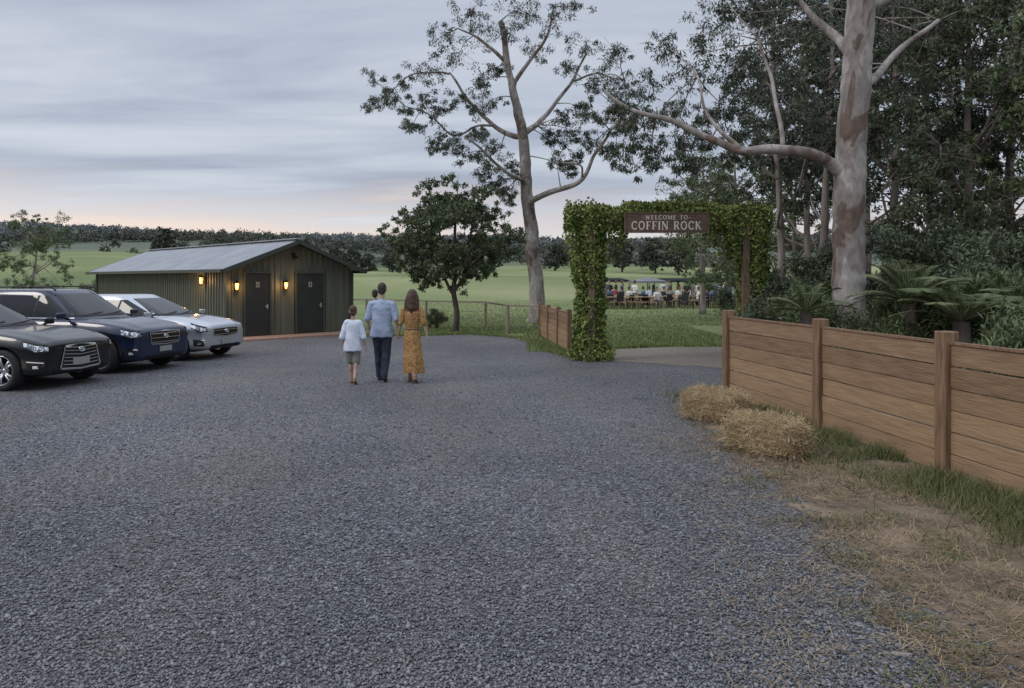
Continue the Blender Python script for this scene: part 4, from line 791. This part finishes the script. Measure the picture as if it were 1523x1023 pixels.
    for k in range(cfg['slats']):
        f=(k+.5)/cfg['slats']; y0=np.interp(f,[0,1],[gl[0][0][0],gl[1][0][0]])*.96; zz=gz0+(gz1-gz0)*f; v_=cfg.get('vee',0)
        patch(mb,[(y0,zz-.007),(0,zz-.007-v_),(-y0,zz-.007)],[(y0,zz+.007),(0,zz+.007-v_),(-y0,zz+.007)],16,1,'x',1,.018)
    fr=cfg.get('frame',.016)
    patch(mb,[(p[0],p[1]-fr) for p in gl[0]],gl[0],16,1,'x',1,.014); patch(mb,gl[1],[(p[0],p[1]+fr) for p in gl[1]],16,1,'x',1,.014)
    for e in (0,-1):
        sgn=math.copysign(1,gl[0][e][0]); patch(mb,[gl[0][e],(gl[0][e][0]+sgn*fr,gl[0][e][1])],[gl[1][e],(gl[1][e][0]+sgn*fr,gl[1][e][1])],1,10,'x',1,.014)
    mb.build('grille_bars',M['chrome'],root,True)
    patch(MB(),[(-.58,.26),(.58,.26)],[(-.56,.35),(.56,.35)],16,3,'x',1,.006).build('lower_intake',M['plastic'],root,True)
    bz=cfg['badge']; h=bvh.ray_cast(Vector((5,0,bz)),Vector((-1,0,0)))[0]
    mb=MB(); m_=Matrix.Translation(h+Vector((.028,0,0)))@Matrix.Rotation(R(-8),4,'Y'); P=[m_@Vector((0,.06*math.cos(t),.04*math.sin(t))) for t in [2*math.pi*i/20 for i in range(21)]]; mb.tube(P,.008,6,False); mb.bar(m_@Vector((0,-.026,-.026)),m_@Vector((0,-.022,.026)),.01,.01); mb.bar(m_@Vector((0,.026,-.026)),m_@Vector((0,.022,.026)),.01,.01); mb.bar(m_@Vector((0,-.026,0)),m_@Vector((0,.026,0)),.01,.01); mb.build('badge',M['chrome'],root,True)
    h=bvh.ray_cast(Vector((5,0,cfg['pz'])),Vector((-1,0,0)))[0]; MB().box(h+Vector((.02,0,0)),(.012,.36,.11)).build('number_plate',M['plate'],root)
    rot=Matrix.Rotation(-math.pi/2,4,'X')
    hub=MB().lathe([(.001,.05),(.035,.048),(.04,.03),(.06,.02),(.06,-.08),(.001,-.08)],rot,16).build('wheel',M['rim'],root,True)
    MB().lathe([(wr*.68,-.1),(wr*.9,-.115),(wr*.985,-.085),(wr,-.04),(wr,.04),(wr*.985,.085),(wr*.9,.115),(wr*.72,.105),(wr*.68,.09),(wr*.68,-.1)],rot,40).build('tyre',M['tyre'],hub,True)
    mb=MB(); mb.lathe([(wr*.685,.1),(wr*.72,.108),(wr*.685,.085),(wr*.63,.06),(wr*.6,-.08),(wr*.66,-.1)],rot,40)
    for k in range(5):
        for dd in (-.13,.13):
            a=2*math.pi*k/5; p0=Vector((.05*math.cos(a+dd),.035,.05*math.sin(a+dd))); p1=Vector((wr*.66*math.cos(a+dd*1.3),.08,wr*.66*math.sin(a+dd*1.3))); mb.tube([p0,p0.lerp(p1,.5)+Vector((0,.016,0)),p1],[.024,.02],6)
    mb.build('rim',M['rim'],hub,True)
    MB().lathe([(.001,-.03),(wr*.5,-.03),(wr*.5,-.05),(.001,-.05)],rot,24).build('brake_disc',M['plastic'],hub,True)
    hub.location=(ax[0],W-.115,wr)
    for xa,sg in ((ax[0],-1),(ax[1],1),(ax[1],-1)):
        c=copy_tree(hub,root); c.location=(xa,sg*(W-.115),wr)
        if sg<0: c.rotation_euler=(0,0,math.pi)
    MB().box((0,0,.24),(L2*1.6,W*1.2,.1)).build('underbody',M['plastic'],root)
    return root
def carloc(px,Y,phi,L,W):
    N=Vector(((px-CX)/F*Y,Y,0)); h=Vector((math.cos(phi),-math.sin(phi),0)); r=Vector((-math.sin(phi),-math.cos(phi),0)); return N-h*L/2-r*W*.44
ph=R(14)
c1=dict(L=4.7,W=1.84,hood=.97,belt=1.0,roof=1.5,wr=.35,fa=1.6,ra=-1.25,g=(1.0,-.05,-2.1,-1.25,.82,.58),hl=([(.5,.67),(.78,.66),(1.04,.75)],[(.52,.76),(.78,.79),(1.04,.84)]),grille=([(-.42,.36),(0,.33),(.42,.36)],[(-.33,.72),(0,.75),(.33,.72)]),slats=7,vee=.03,badge=.66,pz=.46,bp=-.2,cp=-1.1,frame=.025)
c2=dict(L=4.75,W=1.86,hood=1.03,belt=1.08,roof=1.69,wr=.37,fa=1.6,ra=-1.25,g=(1.05,.1,-2.25,-1.8,.84,.63),hl=([(.52,.73),(.8,.72),(1.04,.78)],[(.52,.84),(.8,.86),(1.04,.9)]),grille=([(-.4,.58),(0,.56),(.4,.58)],[(-.43,.8),(0,.82),(.43,.8)]),slats=3,vee=0,badge=.72,pz=.46,bp=-.15,cp=-1.15,clad=True,rails=True)
c3=dict(L=4.6,W=1.82,hood=.97,belt=.99,roof=1.53,wr=.34,fa=1.55,ra=-1.25,g=(1.3,.0,-2.2,-1.45,.83,.57),hl=([(.52,.69),(.78,.68),(1.04,.77)],[(.54,.77),(.78,.81),(1.04,.87)]),grille=([(-.45,.58),(0,.55),(.45,.58)],[(-.46,.73),(0,.74),(.46,.73)]),slats=2,vee=0,badge=.67,pz=.42,bp=-.12,cp=-1.12)
make_car('nearest car, black with a big chrome barred grille, cut off at the left',M['paint_black'],c1,carloc(62,12.4,ph,4.7,1.84),-ph)
make_car('dark blue SUV with roof rails parked in the middle of the three cars',M['paint_blue'],c2,carloc(203,14.7,ph,4.75,1.86),-ph)
make_car('silver car parked closest to the shed',M['paint_silver'],c3,carloc(304,17.0,ph,4.6,1.82),-ph)
# ---------------------------------------------------------------- people
def hand(mb,wr,el,side,sc=1.,curl=.5):
    wr=Vector(wr); d=(wr-Vector(el)).normalized(); lat=Vector((0,1,0)); lat=(lat-d*lat.dot(d)).normalized(); pn=d.cross(lat)*side
    if pn.x*side>0: pn=-pn
    m=Matrix((pn,lat,d)).transposed(); c=wr+d*.05*sc; mb.ell(c,(.014*sc,.04*sc,.055*sc),m)
    for i,(o_,l) in enumerate(((.03,.07),(.011,.08),(-.009,.074),(-.028,.058))):
        a=wr+d*.085*sc+lat*o_*sc; b=a+(d+pn*curl*.4).normalized()*l*.5*sc; c2=b+(d+pn*curl*1.5).normalized()*l*.5*sc; mb.cap(a-d*.02*sc,b,.0095*sc,.0085*sc,8); mb.cap(b,c2,.0085*sc,.007*sc,8)
    a=wr+d*.03*sc+lat*.03*sc; b=a+(d*.6+lat*.8+pn*.2).normalized()*.035*sc; mb.cap(a,b,.012*sc,.01*sc,8); mb.cap(b,b+(d+lat*.25+pn*.3).normalized()*.032*sc,.01*sc,.008*sc,8)
def body(root,J,skin,hs=1.,vox=.0075,slim=1.,hands=True):
    mb=MB(); nk=Vector(J['neck'])
    p=Vector(J['pelvis']); ch=nk+Vector((0,0,-.17))
    mb.ell(p,(.15*slim,.105,.12)); mb.ell(p.lerp(ch,.5),(.13*slim,.095,.16)); mb.ell(ch,(.16*slim,.11,.17))
    mb.cap(J['shL'],J['shR'],.055*slim,.055*slim); mb.cap(nk+Vector((0,0,-.05)),nk+Vector((0,.01,.12)),.055*slim,.05)
    hc=nk+Vector((0,.02,.12+.11*hs)); mb.ell(hc,(.077*hs,.096*hs,.115*hs)); mb.ell(hc+Vector((0,.04*hs,-.065*hs)),(.05*hs,.05*hs,.048*hs)); mb.cap(hc+Vector((0,.09*hs,.01*hs)),hc+Vector((0,.112*hs,-.025*hs)),.01*hs,.014*hs,8)
    mb.cap(hc+Vector((-.022*hs,.088*hs,-.058*hs)),hc+Vector((.022*hs,.088*hs,-.058*hs)),.009*hs,.009*hs,8)
    for s in (-1,1): mb.ell(hc+Vector((s*.08*hs,-.005*hs,-.01*hs)),(.014*hs,.024*hs,.034*hs))
    for S in 'LR':
        sd=-1 if S=='L' else 1
        mb.cap(J['sh'+S],J['el'+S],.05*slim,.038*slim); mb.cap(J['el'+S],J['wr'+S],.039*slim,.025)
        if hands: hand(mb,J['wr'+S],J['el'+S],sd,1.)
        mb.cap(J['hp'+S],J['kn'+S],.085*slim,.054*slim); mb.cap(J['kn'+S],J['an'+S],.052*slim,.038); k=Vector(J['kn'+S]).lerp(Vector(J['an'+S]),.3)+Vector((0,-.014,0)); mb.ell(k,(.05*slim,.05*slim,.12))
        a=Vector(J['an'+S]); f=Vector(J['ft'+S]); mb.cap(a+Vector((0,-.02,-.035)),f,.036,.026)
    o=blob(mb,'body',skin,root,vox,3)
    for s in (-1,1): MB().ell(hc+Vector((s*.032*hs,.088*hs,.012*hs)),(.013*hs,.009*hs,.009*hs),seg=10,rg=8).build('eye',M['cloth_white'],o,True)
    return hc
def shoe(root,J,S,m):
    mb=MB(); a=Vector(J['an'+S]); f=Vector(J['ft'+S]); h=a+Vector((0,-.03,-.045)); d=(f-h)
    mb.cap(h,h+d*.5,.043,.045); mb.cap(h+d*.5,f+d.normalized()*.01,.046,.036); mb.cap(a,h+d*.2,.045,.045); blob(mb,'shoe',m,root,.011,2)
def joints(scale_sh=1.,arms=None,step=.14):
    J=dict(pelvis=(0,0,.96),neck=(0,.0,1.485),shL=(-.165*scale_sh,0,1.43),shR=(.165*scale_sh,0,1.43),hpL=(-.088,0,.92),hpR=(.088,0,.92))
    J.update(knL=(-.075,step*.75,.52),anL=(-.065,step*1.1,.085),ftL=(-.075,step*1.1+.15,.035),knR=(.08,step*.0,.5),anR=(.075,-step*1.5,.14),ftR=(.085,-step*1.5+.125,.038))
    J.update(arms); return J
def ellrings(L,n=28):
    return [[Vector((cx+rx*math.cos(2*math.pi*k/n),cy+ry*math.sin(2*math.pi*k/n),z)) for k in range(n)] for z,rx,ry,cx,cy in L]
def folds(o,amp,f1=7):
    for v in o.data.vertices:
        n=noise.noise(Vector((v.co.x*f1,v.co.y*f1,v.co.z*f1*.55+v.co.x*4))); v.co+=v.normal*amp*(n+.35)
    return o
V_=Vector
mx,my=(568-CX)/F*13.75,13.75
man=empty('person','man in a pale blue checked shirt and dark jeans walking away, tallest of the three','person',(mx,my,0),0)
J=joints(1.12,arms=dict(elL=(-.265,-.02,1.17),wrL=(-.25,.1,.95),elR=(.27,-.05,1.16),wrR=(.32,.02,.93)))
hc=body(man,J,M['skin'])
mb=MB(); mb.rings(ellrings([(.83,.205,.15,0,0),(.95,.205,.155,0,0),(1.08,.178,.135,0,0),(1.25,.185,.132,0,0),(1.38,.195,.125,0,0),(1.46,.14,.095,0,0),(1.5,.075,.075,0,0)])); mb.cap(J['shL'],J['shR'],.072,.072)
for S in 'LR': mb.cap(J['sh'+S],J['el'+S],.074,.062)
folds(blob(mb,'shirt',M['check'],man,.012,3),.024)
mb=MB(); mb.rings([[V_((hc.x+.062*math.cos(t),hc.y-.03+.06*math.sin(t),z)) for t in [2*math.pi*k/20 for k in range(20)]] for z in (1.49,1.535)]); mb.build('collar',M['check'],man,True)
mb=MB(); mb.rings(ellrings([(.78,.15,.115,0,0),(.86,.158,.118,0,0),(.93,.14,.1,0,0)]))
for S in 'LR':
    h_=V_(J['hp'+S])+V_((0,0,-.04)); mb.cap(h_,J['kn'+S],.1,.083); mb.cap(J['kn'+S],V_(J['an'+S]),.083,.066); k=V_(J['kn'+S]).lerp(V_(J['an'+S]),.3)+V_((0,-.014,0)); mb.ell(k,(.074,.078,.14))
folds(blob(mb,'jeans',M['jeans'],man,.011,2),.008,12)
for S in 'LR': shoe(man,J,S,M['shoe'])
mb=MB(); mb.ell(hc+V_((0,-.012,.028)),(.084,.1,.1)); mb.ell(hc+V_((0,-.045,-.03)),(.072,.06,.075)); blob(mb,'hair',M['hair_dark'],man,.01,2)
tod=empty('person','small child carried in front of the man, dark head showing over his left shoulder','person',(mx-.19,my+.3,1.04),R(0)); tod.scale=(.6,.6,.6)
J=dict(pelvis=(0,0,.25),neck=(0,.04,.72),shL=(-.15,.03,.67),shR=(.15,.03,.67),hpL=(-.09,0,.23),hpR=(.09,0,.23),knL=(-.12,.2,.16),knR=(.12,.2,.16),anL=(-.12,.2,-.1),anR=(.12,.2,-.1),ftL=(-.12,.32,-.14),ftR=(.12,.32,-.14),elL=(-.18,.1,.5),elR=(.18,.1,.5),wrL=(-.1,.2,.5),wrR=(.1,.2,.5))
hc=body(tod,J,M['skin'],hs=1.2,vox=.012,slim=.9)
mb=MB(); mb.ell((0,0,.3),(.17,.13,.16)); mb.ell((0,.02,.52),(.17,.13,.2)); mb.cap(J['shL'],J['shR'],.065,.065)
for S in 'LR': mb.cap(J['sh'+S],J['el'+S],.065,.055)
blob(mb,'shirt',M['cloth_blue'],tod,.02,2)
mb=MB(); mb.ell(hc+V_((0,-.014,.035)),(.1,.115,.112)); mb.ell(hc+V_((0,-.055,-.04)),(.085,.07,.085)); blob(mb,'hair',M['hair_dark'],tod,.014,2)
# woman
wx,wy=(613-CX)/F*13.6,13.6
wom=empty('person','woman with brown hair in a mustard patterned dress walking beside the man','person',(wx,wy,0),0); wom.scale=(.93,.93,.93)
J=joints(.94,step=.12,arms=dict(elL=(-.215,-.02,1.18),wrL=(-.275,.08,.98),elR=(.24,-.05,1.17),wrR=(.3,-.03,.93)))
hc=body(wom,J,M['skin'],slim=.88)
n=72; prof=[(.2,.205,.18),(.3,.2,.175),(.45,.19,.165),(.6,.18,.155),(.61,.172,.15),(.75,.172,.145),(.9,.165,.13),(.98,.15,.118),(1.04,.126,.1),(1.06,.12,.096),(1.08,.128,.1),(1.18,.145,.11),(1.3,.16,.118),(1.4,.162,.11),(1.45,.12,.085),(1.48,.075,.065)]
rs=[]
for z,rx,ry in prof:
    amp=.045*max(0,(1.02-z)/.8)+.006; ring=[]; sw=.05*max(0,(.9-z))
    for k in range(n):
        a=2*math.pi*k/n; r=1+amp*2*(.5*math.sin(a*9+z*2)+.5*math.sin(a*5+1.3+z)); ring.append(V_((rx*r*math.cos(a)+sw,ry*r*math.sin(a)-.02*(1.0-z if z<1 else 0),z+ .014*math.sin(a*3)*(1 if z<.3 else 0))))
    rs.append(ring)
mb=MB(); mb.rings(rs,False); dr=mb.build('dress',M['floral'],wom,True)
mb=MB()
for S in 'LR':
    a=V_(J['sh'+S]); e=V_(J['el'+S]); mb.cap(a,a.lerp(e,.5),.062,.066); mb.cap(a.lerp(e,.5),e,.066,.054)
mb.cap(J['shL'],J['shR'],.06,.06); folds(blob(mb,'sleeves',M['floral'],dr,.012,2),.015,9)
mb=MB(); mb.rings(ellrings([(1.045,.132,.106,0,0),(1.08,.134,.108,0,0)],36)); mb.build('belt',M['tanshoe'],dr,True)
for S in 'LR': shoe(wom,J,S,M['tanshoe'])
mb=MB(); mb.ell(hc+V_((0,-.012,.025)),(.094,.11,.108)); mb.cap(hc+V_((0,-.06,-.02)),hc+V_((.0,-.085,-.24)),.09,.085)
for k in range(16):
    a=math.pi*(.95+1.1*k/15); p=hc+V_((.08*math.cos(a),-.02+.07*math.sin(a),.02)); mb.tube(smooth_path([p,p+V_((.035*math.cos(a),-.02,-.12)),p+V_((.03*math.cos(a)+.02*math.sin(k*5),-.04,-.24)),p+V_((.04*math.cos(a)+.02*math.sin(k*3),-.03,-.34-.04*math.sin(k*2)))],4),[.032,.01],7)
folds(blob(mb,'hair',M['hair_brown'],wom,.009,1),.012,22)
# boy
bx,by=(525-CX)/F*13.4,13.4
boy=empty('person','boy in a loose pale shirt and khaki shorts, smallest of the three walkers','person',(bx,by,0),0); boy.scale=(.775,.775,.775)
J=joints(.92,step=.12,arms=dict(neck=(0,0,1.46),elL=(-.235,-.05,1.14),wrL=(-.235,.04,.92),elR=(.24,-.03,1.14),wrR=(.28,.03,.9)))
J['pelvis']=(0,0,.93)
hc=body(boy,J,M['skin'],hs=1.13,slim=.92)
mb=MB(); mb.rings(ellrings([(.78,.205,.15,0,0),(.95,.2,.15,0,0),(1.1,.18,.135,0,0),(1.25,.18,.125,0,0),(1.37,.175,.115,0,0),(1.44,.12,.09,0,0),(1.475,.07,.07,0,0)])); mb.cap(J['shL'],J['shR'],.068,.068)
for S in 'LR': mb.cap(J['sh'+S],V_(J['sh'+S]).lerp(V_(J['el'+S]),1.15),.073,.062)
folds(blob(mb,'shirt',M['white_shirt'],boy,.013,3),.026)
mb=MB(); mb.rings(ellrings([(.76,.15,.12,0,0),(.86,.155,.12,0,0)]))
for S in 'LR': mb.cap(V_(J['hp'+S])+V_((0,0,-.06)),V_(J['hp'+S]).lerp(V_(J['kn'+S]),.95),.1,.092)
blob(mb,'shorts',M['khaki'],boy,.013,2)
for S in 'LR': shoe(boy,J,S,M['tanshoe'])
mb=MB(); mb.ell(hc+V_((0,-.014,.035)),(.094,.11,.108)); mb.ell(hc+V_((0,-.055,-.04)),(.078,.062,.075)); blob(mb,'hair',M['hair_brown'],boy,.01,2)
# ---------------------------------------------------------------- picnic area
def X_(px,Y): return (px-CX)/F*Y
def picnic_table(label,px,Y,rz):
    r=empty('picnic_table',label,'picnic table',(X_(px,Y),Y,0),rz,'picnic tables on the far lawn')
    mb=MB()
    for k in range(5): mb.box((0,-.32+k*.16,.75),(1.8,.15,.04))
    mb.build('tabletop',M['picnicwood'],r)
    for s in (-1,1):
        mb=MB(); mb.box((0,s*.72-.08,.45),(1.8,.14,.04)); mb.box((0,s*.72+.08,.45),(1.8,.14,.04)); mb.build('bench_seat',M['picnicwood'],r)
        mb=MB(); mb.bar((s*.65,-.25,.73),(s*.65,-.65,0),.05,.09); mb.bar((s*.65,.25,.73),(s*.65,.65,0),.05,.09); mb.bar((s*.65+.03,-.85,.42),(s*.65+.03,.85,.42),.04,.09); mb.build('leg_frame',M['picnicwood'],r)
def umbrella(label,px,Y,rad,m,h=2.15,dr=.42):
    r=empty('market_umbrella',label,'umbrella',(X_(px,Y),Y,0),0)
    MB().tube([(0,0,0),(0,0,h)],.03,8).build('pole',M['iron'],r,True); MB().lathe([(.3,0),(.3,.06),(.08,.1)],None,16,True).build('base',M['iron'],r)
    mb=MB(); n=8; V=[(0,0,h+.02)]
    for k in range(n): a=2*math.pi*k/n; V.append((rad*math.cos(a),rad*math.sin(a),h-dr))
    for k in range(n): a=2*math.pi*k/n; V.append((rad*math.cos(a),rad*math.sin(a),h-dr-.13))
    Fc=[(0,1+k,1+(k+1)%n) for k in range(n)]+[(1+k,1+n+k,1+n+(k+1)%n,1+(k+1)%n) for k in range(n)]; mb.add(V,Fc); mb.build('canopy',m,r)
    mb=MB()
    for k in range(n): a=2*math.pi*k/n; mb.tube([(0,0,h-.02),(rad*.98*math.cos(a),rad*.98*math.sin(a),h-dr-.03)],.01,4)
    mb.build('ribs',M['iron'],r)
def marquee(label,px,Y,wd,dp,h,rz):
    r=empty('marquee',label,'marquee',(X_(px,Y),Y,0),rz,'low dark canopies over the crowd')
    for x in (-wd/2,wd/2):
        for y in (-dp/2,dp/2): MB().tube([(x,y,0),(x,y,h-.2)],.03,6).build('pole',M['iron'],r)
    mb=MB(); e=.12; a=[(-wd/2-e,-dp/2-e,h-.25),(wd/2+e,-dp/2-e,h-.25),(wd/2+e,dp/2+e,h-.25),(-wd/2-e,dp/2+e,h-.25)]; b=[(-wd/2-e,-dp/2-e,h-.12),(wd/2+e,-dp/2-e,h-.12),(wd/2+e,dp/2+e,h-.12),(-wd/2-e,dp/2+e,h-.12)]; t=[(-wd*.3,0,h+.06),(wd*.3,0,h+.06)]
    mb.add(a+b+t,[(0,1,5,4),(1,2,6,5),(2,3,7,6),(3,0,4,7),(4,5,9,8),(5,6,9),(6,7,8,9),(7,4,8)]); mb.build('canopy',M['canvas_dark'],r)
names=['first','second','third','fourth','fifth','sixth','seventh','eighth','ninth','tenth','eleventh','twelfth','thirteenth','fourteenth','fifteenth','sixteenth','seventeenth','eighteenth','nineteenth','twentieth']
tb=sorted([(903,50),(915,47.5),(922,53),(938,50.5),(958,54),(952,47.5),(966,49),(988,52),(1003,49.5),(1024,53),(1042,50),(1062,53),(1080,50)])
for i,(px,Y) in enumerate(tb): picnic_table('wooden picnic table on the far lawn, %s from the left'%names[i],px,Y,random.uniform(-.5,.5))
umbrella('grey umbrella standing left of the middle of the picnic area',963,55,1.5,M['canvas'],2.05,.3)
for i,(px,Y,wd) in enumerate([(908,59,2.6),(1000,61,3.4),(1036,57,3.4),(1072,58,3.4)]): marquee('low dark roofed canopy over the picnic crowd, %s from the left'%names[i],px,Y,wd,2.0,1.92,random.uniform(-.15,.15))
def chair(px,Y,rz,label):
    r=empty('folding_chair',label,'chair',(X_(px,Y),Y,0),rz,'dark chairs on the far lawn')
    MB().box((0,0,.45),(.46,.44,.04)).build('seat',M['cloth_black'],r); MB().box((0,-.22,.7),(.46,.04,.42)).build('backrest',M['cloth_black'],r)
    for x in (-.2,.2):
        for y in (-.2,.2): MB().tube([(x,y,0),(x,y,.45)],.018,6).build('leg',M['iron'],r)
for i in range(14): px=892+i*14.3; chair(px,random.uniform(46.5,49.5),random.uniform(-3,3),'dark chair on the lawn in front of the picnic tables, %s from the left'%names[i])
def small_person(label,px,Y,rz,top,bottom,hair,sit,src=None):
    if src is not None:
        r=copy_tree(src); r.location=(X_(px,Y),Y,0); r.rotation_euler=(0,0,rz); r['label']=label
        for ch in r.children:
            m_=top if ch.name.startswith('shirt') else bottom if ch.name.startswith('trousers') else hair if ch.name.startswith('hair') else None
            if m_: ch.material_slots[0].link='OBJECT'; ch.material_slots[0].material=m_
        return r
    r=empty('person',label,'person',(X_(px,Y),Y,0),rz,None)
    if sit: J=dict(pelvis=(0,0,.56),neck=(0,.04,1.06),shL=(-.17,.03,1.0),shR=(.17,.03,1.0),hpL=(-.09,0,.54),hpR=(.09,0,.54),knL=(-.12,.42,.54),knR=(.12,.42,.54),anL=(-.12,.42,.1),anR=(.12,.45,.1),ftL=(-.12,.58,.035),ftR=(.12,.6,.035),elL=(-.25,.08,.76),elR=(.25,.08,.76),wrL=(-.17,.32,.76),wrR=(.17,.32,.78))
    else: J=joints(1.05,arms=dict(elL=(-.25,-.02,1.16),wrL=(-.2,.16,1.0),elR=(.25,-.02,1.16),wrR=(.28,.05,.92)),step=.05)
    hc=body(r,J,M['skin'],vox=.016,slim=1.,hands=True); p=V_(J['pelvis']); n=V_(J['neck'])
    mb=MB(); mb.ell(p+V_((0,0,.02)),(.18,.14,.13)); mb.ell(p.lerp(n,.4),(.17,.13,.2)); mb.ell(n+V_((0,0,-.15)),(.185,.135,.17)); mb.cap(J['shL'],J['shR'],.07,.07)
    for S in 'LR': mb.cap(J['sh'+S],J['el'+S],.07,.06)
    blob(mb,'shirt',top,r,.025,1)
    mb=MB(); mb.ell(p,(.18,.135,.13))
    for S in 'LR': mb.cap(J['hp'+S],J['kn'+S],.105,.085); mb.cap(J['kn'+S],J['an'+S],.085,.065)
    blob(mb,'trousers',bottom,r,.025,1)
    mb=MB(); mb.ell(hc+V_((0,-.015,.03)),(.088,.105,.103)); mb.ell(hc+V_((0,-.05,-.04)),(.075,.06,.09)); blob(mb,'hair',hair,r,.02,1); return r
cl_={'white':'cloth_white','black':'cloth_black','blue':'cloth_blue','dull red':'cloth_red','pale blue':'white_shirt','khaki':'khaki'}
s0=None
for i,c in enumerate(['white','blue','dull red','black','white','white','blue','pale blue','white','black','khaki','white','black','pale blue','white','black','blue','white','black']):
    px=894+i*10.3; p_=small_person('seated picnicker with a %s top, %s seated one from the left'%(c,names[i]),px,random.uniform(48,55),random.uniform(-3,3),M[cl_[c]],M[random.choice(['jeans','khaki','cloth_black'])],M[random.choice(['hair_dark','hair_brown'])],True,s0); s0=s0 or p_
s0=None
for i,(px,c) in enumerate([(893,'white'),(899,'khaki'),(906,'black'),(916,'black'),(925,'blue'),(944,'white'),(972,'black'),(986,'white'),(996,'khaki'),(1009,'dull red'),(1022,'black'),(1030,'khaki'),(1037,'white'),(1047,'black'),(1056,'black'),(1064,'blue'),(1073,'white'),(1080,'black'),(1086,'blue')]):
    p_=small_person('standing guest with a %s top, %s standing one from the left'%(c,names[i]),px,random.uniform(51,59),random.uniform(-3,3),M[cl_[c]],M[random.choice(['jeans','khaki'])],M['hair_brown'],False,s0); s0=s0 or p_
# ---------------------------------------------------------------- world, sun, camera
sc_=bpy.context.scene; W_=bpy.data.worlds.new('World'); sc_.world=W_; W_.use_nodes=True; N=W_.node_tree.nodes; L=W_.node_tree.links; N.clear()
out=N.new('ShaderNodeOutputWorld'); sky=N.new('ShaderNodeTexSky'); sky.sky_type='NISHITA'; sky.sun_disc=False; sky.sun_elevation=R(32); sky.sun_rotation=R(-60)
b1=N.new('ShaderNodeBackground'); b1.inputs[1].default_value=.08; L.new(sky.outputs[0],b1.inputs[0])
tc=N.new('ShaderNodeTexCoord'); sx=N.new('ShaderNodeSeparateXYZ'); L.new(tc.outputs['Generated'],sx.inputs[0])
def mth(op,a,b=None,c=None):
    n=N.new('ShaderNodeMath'); n.operation=op
    for i,v in enumerate((a,b,c)):
        if v is None: continue
        if isinstance(v,(int,float)): n.inputs[i].default_value=v
        else: L.new(v,n.inputs[i])
    return n.outputs[0]
zz=mth('MAXIMUM',sx.outputs['Z'],0.0); den=mth('ADD',zz,.09); cx_=mth('DIVIDE',sx.outputs['X'],den); cy_=mth('DIVIDE',sx.outputs['Y'],den)
cb=N.new('ShaderNodeCombineXYZ'); L.new(mth('MULTIPLY',cx_,.45),cb.inputs[0]); L.new(mth('MULTIPLY',cy_,1.3),cb.inputs[1])
nz=N.new('ShaderNodeTexNoise'); nz.inputs['Scale'].default_value=.9; nz.inputs['Detail'].default_value=8; nz.inputs['Roughness'].default_value=.55; nz.inputs['Distortion'].default_value=.35; L.new(cb.outputs[0],nz.inputs['Vector'])
cr=N.new('ShaderNodeValToRGB'); E=cr.color_ramp.elements; E[0].position=.36; E[0].color=(.37,.42,.53,1); E[1].position=.66; E[1].color=(.69,.73,.81,1); e=E.new(.5); e.color=(.52,.57,.67,1); L.new(nz.outputs['Fac'],cr.inputs[0])
hb=N.new('ShaderNodeMapRange'); hb.interpolation_type='SMOOTHSTEP'; hb.inputs[1].default_value=.125; hb.inputs[2].default_value=.05; L.new(mth('ADD',zz,mth('MULTIPLY',mth('SUBTRACT',nz.outputs['Fac'],.5),.16)),hb.inputs[0])
lf=N.new('ShaderNodeMapRange'); lf.inputs[1].default_value=.3; lf.inputs[2].default_value=-.4; lf.inputs[3].default_value=.5; lf.inputs[4].default_value=.95; L.new(sx.outputs['X'],lf.inputs[0])
mx=N.new('ShaderNodeMix'); mx.data_type='RGBA'; L.new(mth('MULTIPLY',hb.outputs[0],lf.outputs[0]),mx.inputs[0]); L.new(cr.outputs[0],mx.inputs[6]); mx.inputs[7].default_value=(.93,.78,.7,1)
ov_=N.new('ShaderNodeMapRange'); ov_.inputs[1].default_value=.35; ov_.inputs[2].default_value=.9; ov_.inputs[3].default_value=1; ov_.inputs[4].default_value=2.4; L.new(zz,ov_.inputs[0])
b2=N.new('ShaderNodeBackground'); L.new(mx.outputs[2],b2.inputs[0]); L.new(ov_.outputs[0],b2.inputs[1])
ms=N.new('ShaderNodeMixShader'); ms.inputs[0].default_value=.9; L.new(b1.outputs[0],ms.inputs[1]); L.new(b2.outputs[0],ms.inputs[2]); L.new(ms.outputs[0],out.inputs[0])
su=bpy.data.lights.new('sun','SUN'); su.energy=.9; su.angle=R(18); su.color=(1,.92,.84); so=bpy.data.objects.new('sun',su); COL.objects.link(so)
so.rotation_euler=Vector((-.75,-.25,.62)).to_track_quat('Z','Y').to_euler()
cam=bpy.data.cameras.new('camera'); cam.sensor_width=36; cam.lens=F/1523*36; cam.shift_y=-(511.5-HY)/1523; cam.clip_end=9000; cam.clip_start=.05
co=bpy.data.objects.new('camera',cam); COL.objects.link(co); co.location=(0,0,CH); co.rotation_euler=(R(90),0,0); sc_.camera=co
sc_.view_settings.view_transform='Standard'; sc_.view_settings.look='None'; sc_.view_settings.exposure=0
